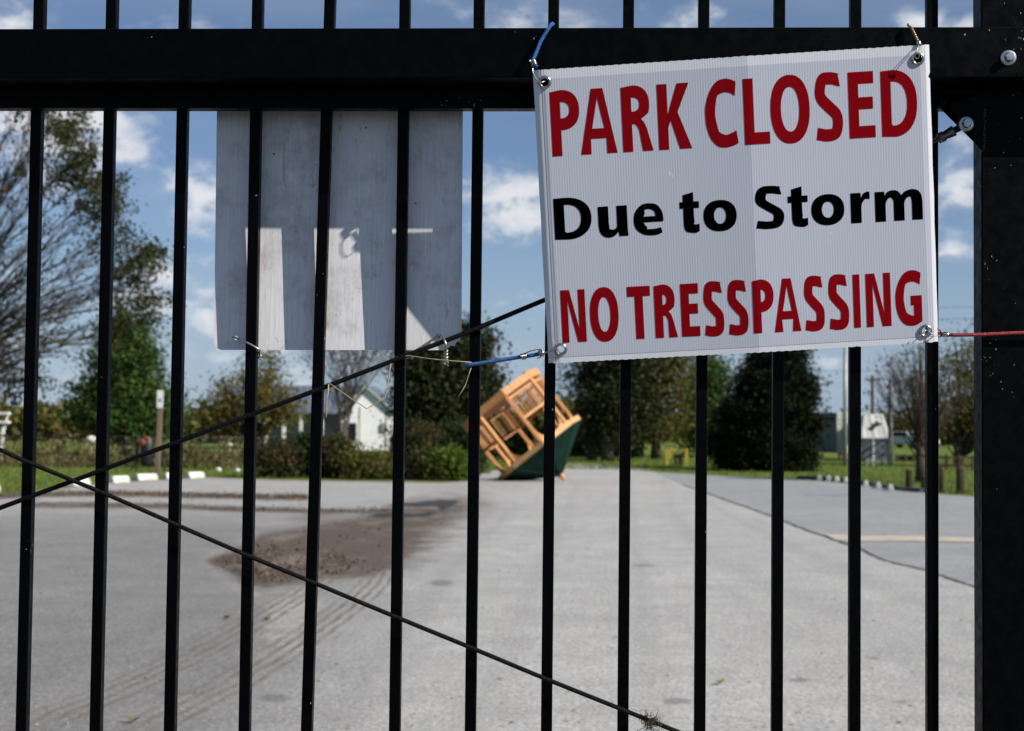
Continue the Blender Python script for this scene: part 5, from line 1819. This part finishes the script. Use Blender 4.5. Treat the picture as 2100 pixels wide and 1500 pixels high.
YS = 72.0
shed = tag(empty('battered_shed', (0, 0, 0)), 'pale battered metal shed with a holed sloping side right of the tall pole', 'shed')
a, b, c, d = W3(1772, 850, YS), W3(1811, 849, YS), W3(1826, 898, YS - 1.4), W3(1766, 902, YS - 1.4)
mb = MB(); mb.prism([a, b, c, d], (0, 1.8, -.12)); mb.build('sloping_roof', M['shed_metal'], shed)
h1_, h2_, h3_, h4_ = W3(1779, 879, YS - .86), W3(1794, 868, YS - .60), W3(1801, 871, YS - .66), W3(1789, 884, YS - .98)
mb = MB(); mb.prism([h1_, h2_, h3_, h4_], (0, -.02, 0)); mb.build('hole', M['barrel'], shed)
mb = MB(); p1_, p2_ = W3(1794, 866, YS - .60), W3(1808, 872, YS - .72); mb.bar(p1_, p2_, .28, .02, (0, 1, 1)); mb.build('torn_sheet', M['white_paint'], shed)
mb = MB(); mb.b2((GX(1768, YS), YS - 1.0, .0), (GX(1812, YS), YS + 1.4, W3(1790, 898, YS).z)); mb.build('wall', M['slats'], shed)
YN = 62.5
pan = tag(empty('screen_panels', (0, YN, 0)), 'grey lattice screen panels on pale legs in front of the battered shed', 'screen')
zt_ = W3(1800, 899, YN).z; zb_ = W3(1800, 941, YN).z
for px0, px1 in ((1762, 1790), (1792.5, 1823)):
    xa, xb = GX(px0, YN), GX(px1, YN)
    mb = MB(); n = 12
    for k in range(n): mb.b2((xa + (xb - xa) * k / n, -.015, zb_), (xa + (xb - xa) * (k + .8) / n, .015, zt_))
    mb.b2((xa, -.03, zt_ - .05), (xb, -.0155, zt_)); mb.b2((xa, -.03, zb_), (xb, -.0155, zb_ + .05))
    mb.build('panel', M['slats'], pan)
for px in (1791, 1825):
    x = GX(px, YN); MB().b2((x - .04, -.05, 0), (x + .04, .03, zt_ + .02)).build('leg', M['white_paint'] if px < 1800 else M['greymetal'], pan)
for px in (1778, 1808):
    x = GX(px, YN); MB().b2((x - .05, -.05, 0), (x + .05, .03, zb_ - .005)).build('leg', M['greymetal'], pan)

YU = 62.0
pole = tag(empty('light_pole', (GX(1733, YU), YU, 0)), 'tall slim grey-green pole with a short lamp arm just under the sign', 'pole')
zt_ = W3(1733, 712, YU).z + .1
MB().tube([(0, 0, 0), (0, 0, zt_ * .5), (0, 0, zt_)], [.10, .085, .075], 10).build('shaft', M['greymetal'], pole)
MB().tube([(0, 0, zt_ - .02), (-.2, 0, zt_ + .03), (-.42, 0, zt_)], .03, 7).build('arm', M['greymetal'], pole)
MB().b2((-.60, -.08, zt_ - .06), (-.30, .08, zt_ + .01), .02).build('lamp_head', M['greymetal'], pole)
YU2 = 66.0
pole = tag(empty('utility_pole', (GX(1826, YU2), YU2, 0)), 'plain grey pole standing beside the lattice screen panels', 'pole')
MB().tube([(0, 0, 0), (0, 0, W3(1826, 778, YU2).z)], [.13, .10], 10).build('shaft', simple('grey_wood_pole', (.17, .165, .16), .8, 0, .2, .3, 4.0), pole)
MB().b2((-.3, -.16, W3(1826, 782, YU2).z - .35), (.02, -.105, W3(1826, 782, YU2).z - .28)).build('cross_arm', M['weathered_wood'], pole)
pole = tag(empty('utility_pole', (GX(1789, 90), 90, 0)), 'thin dark pole rising behind the battered shed', 'pole')
MB().tube([(0, 0, 0), (0, 0, W3(1789, 770, 90).z)], [.12, .09], 10).build('shaft', M['dark_wood'], pole)
MB().b2((-.5, -.16, W3(1789, 776, 90).z - .15), (.5, -.095, W3(1789, 776, 90).z - .05)).build('cross_arm', M['dark_wood'], pole)

for k, (ya, yb) in enumerate(((622, 618), (645, 642), (757, 741))):
    a, b = W3(1480, ya + 2, 150), W3(2400, yb, 150)
    m_ = (a + b) / 2 - Vector((0, 0, .5))
    o = MB().tube(catmull([a, m_, b], 10), .02, 5).build('power_line', M['blackmetal'])
    tag(o, ['upper thin power line crossing the sky at the right', 'lower thin power line crossing the sky at the right', 'thin power line passing behind the tall grey pole'][k], 'power line', 'power lines in the sky')

BL = 'wooden bollards on the right verge'
for lab, px, pyb, pyt, w in (('short wooden bollard standing left of the dark tree trunk', 1864.5, 1006, 963.5, 15), ('wooden bollard in front of the dark tree trunk', 1896, 1009, 977, 15), ('wooden bollard half hidden by the last picket', 1931, 1010, 960, 12), ('tall wooden bollard nearest to the gate upright', 1969.5, 1013, 958, 17)):
    b = G(px, pyb); s = (b.y + DIST) / F
    h = (pyb - pyt) * s; ww = w * s
    root = tag(empty('wooden_bollard', b), lab, 'bollard', BL)
    MB().lathe((0, 0, 0), (0, 0, 1), [(ww / 2 * 1.02, 0), (ww / 2, h * .5), (ww / 2 * .97, h * .96), (ww / 2 * .85, h), (.001, h * 1.01)], 14).build('post', M['dark_wood'], root)
    MB().torus((0, 0, h * .86), (0, 0, 1), ww / 2 * 1.0, .008, 16, 6).build('groove_band', M['blackmetal'], root)

YR = 56.0
rail = tag(empty('net_fence', (0, YR, 0)), 'low dark fence of posts with brown netting on the right meadow', 'fence')
mb = MB()
zr = W3(1960, 936, YR).z
xs = [GX(p, YR) for p in (1905, 1941, 1967.5, 1996, 2040, 2090)]
for x in xs:
    MB().b2((x - .05, -.05, 0), (x + .05, .05, zr + .06)).build('fence_post', M['dark_wood'], rail)
mb.b2((xs[0] - .05, -.02, zr - .10), (xs[-1], .02, zr)); mb.b2((xs[0] - .05, -.02, .18), (xs[-1], .02, .25)); mb.build('rail', M['dark_wood'], rail)
mb = MB()
for k in range(90):
    x = xs[0] + (xs[-1] - xs[0]) * k / 90
    mb.tube([(x, 0, .05), (x + .02, 0, zr - .05)], .006, 3, False)
for k in range(9): mb.tube([(xs[0], 0, .1 + k * zr / 10), (xs[-1], 0, .1 + k * zr / 10)], .006, 3, False)
mb.build('netting', M['weathered_wood'], rail)
YR2 = 70.0
rail = tag(empty('board_fence', (0, YR2, 0)), 'low dark board fence between the sheds and the bare tree', 'fence')
zr = W3(1860, 934, YR2).z
xs = [GX(p, YR2) for p in (1838, 1856, 1872, 1890, 1908)]
for x in xs: MB().b2((x - .05, -.05, 0), (x + .05, .05, zr + .04)).build('fence_post', M['dark_wood'], rail)
mb = MB(); mb.b2((xs[0], .051, zr - .28), (xs[-1], .09, zr)); mb.build('board', M['dark_wood'], rail)

# yellow barrier under the trees
YY = 58.0
bar_ = tag(empty('yellow_barrier', (0, YY, 0)), 'yellow painted barrier frame under the trees right of the gazebo', 'barrier')
for px in (1368, 1408):
    x = GX(px, YY); zt_ = W3(px, 920, YY).z
    MB().b2((x - .055, -.06, 0), (x + .055, .06, zt_), .008).build('post', M['yellow'], bar_)
xa, xb = GX(1372, YY), GX(1387, YY)
mb = MB(); mb.b2((xa + .02, -.03, W3(1380, 926, YY).z), (xb, .03, W3(1380, 920, YY).z)); mb.b2((xa + .02, -.029, W3(1380, 940, YY).z), (xa + .12, .03, W3(1380, 926, YY).z - .002)); mb.build('arm', M['yellow'], bar_)
xa, xb = GX(1399, YY), GX(1406, YY)
mb = MB(); mb.b2((xa, -.03, W3(1400, 926, YY).z), (xb, .03, W3(1400, 921, YY).z)); mb.build('arm', M['yellow'], bar_)
mb = MB()
for px in (1386, 1394, 1399): mb.b2((GX(px, YY) - .04, .2, 0), (GX(px, YY) + .04, .28, W3(px, 930, YY).z))
mb.b2((GX(1384, YY), .20, W3(1390, 940, YY).z), (GX(1401, YY), .199, W3(1390, 934, YY).z)); mb.build('inner_frame', M['blackmetal'], bar_)


# far parked cars
def car(px, y, col, label, hd):
    root = tag(empty('parked_car', (GX(px, y), y, 0), hd), label, 'car', 'cars parked beyond the meadow')
    m = simple('car_' + str(px), col, .3, .2, .5)
    prof = [(-2.1, .35), (2.1, .35), (2.15, .75), (1.9, .92), (1.0, 1.0), (.55, 1.45), (-.9, 1.48), (-1.6, 1.05), (-2.1, .95)]
    mb = MB(); mb.prism([Vector((x, -.85, z)) for x, z in prof], (0, 1.7, 0))
    bmesh.ops.bevel(mb.bm, geom=mb.bm.edges[:], offset=.05, segments=2, affect='EDGES'); mb.build('body', m, root)
    mb = MB()
    mb.prism([Vector((x, -.865, z)) for x, z in ((-1.35, 1.05), (.85, 1.05), (.5, 1.38), (-.85, 1.40))], (0, .012, 0)); mb.build('side_window', M['glass'], root)
    mb = MB(); mb.prism([Vector((1.0, -.7, 1.02)), Vector((.60, -.62, 1.42)), Vector((.60, .62, 1.42)), Vector((1.0, .7, 1.02))], (.03, 0, .02)); mb.build('windscreen', M['glass'], root)
    for x in (-1.3, 1.35):
        for yy in (-.82, .82):
            w = MB().lathe((x, yy - .1, .33), (0, 1, 0), [(.001, 0), (.33, 0), (.34, .1), (.33, .2), (.001, .2)], 18).build('wheel', M['rubber'], root)
            MB().lathe((x, yy - .115 if yy < 0 else yy + .115, .33), (0, 1, 0), [(.001, -.004), (.20, -.004), (.20, .004), (.001, .004)], 14).build('rim', M['greymetal'], w)
    for yy in (-.6, .6): MB().b2((2.10, yy - .15, .68), (2.17, yy + .15, .82), .01).build('headlight', M['white_paint'], root)


car(1858, 128, (.45, .46, .48), 'silver car parked far off, left of the dark tree trunk', R(-50))
car(1880, 135, (.70, .70, .70), 'white car parked far off, behind the dark tree trunk', R(-60))
car(903, 92, (.72, .73, .75), 'white car glimpsed far off through the dark pine', R(-40))
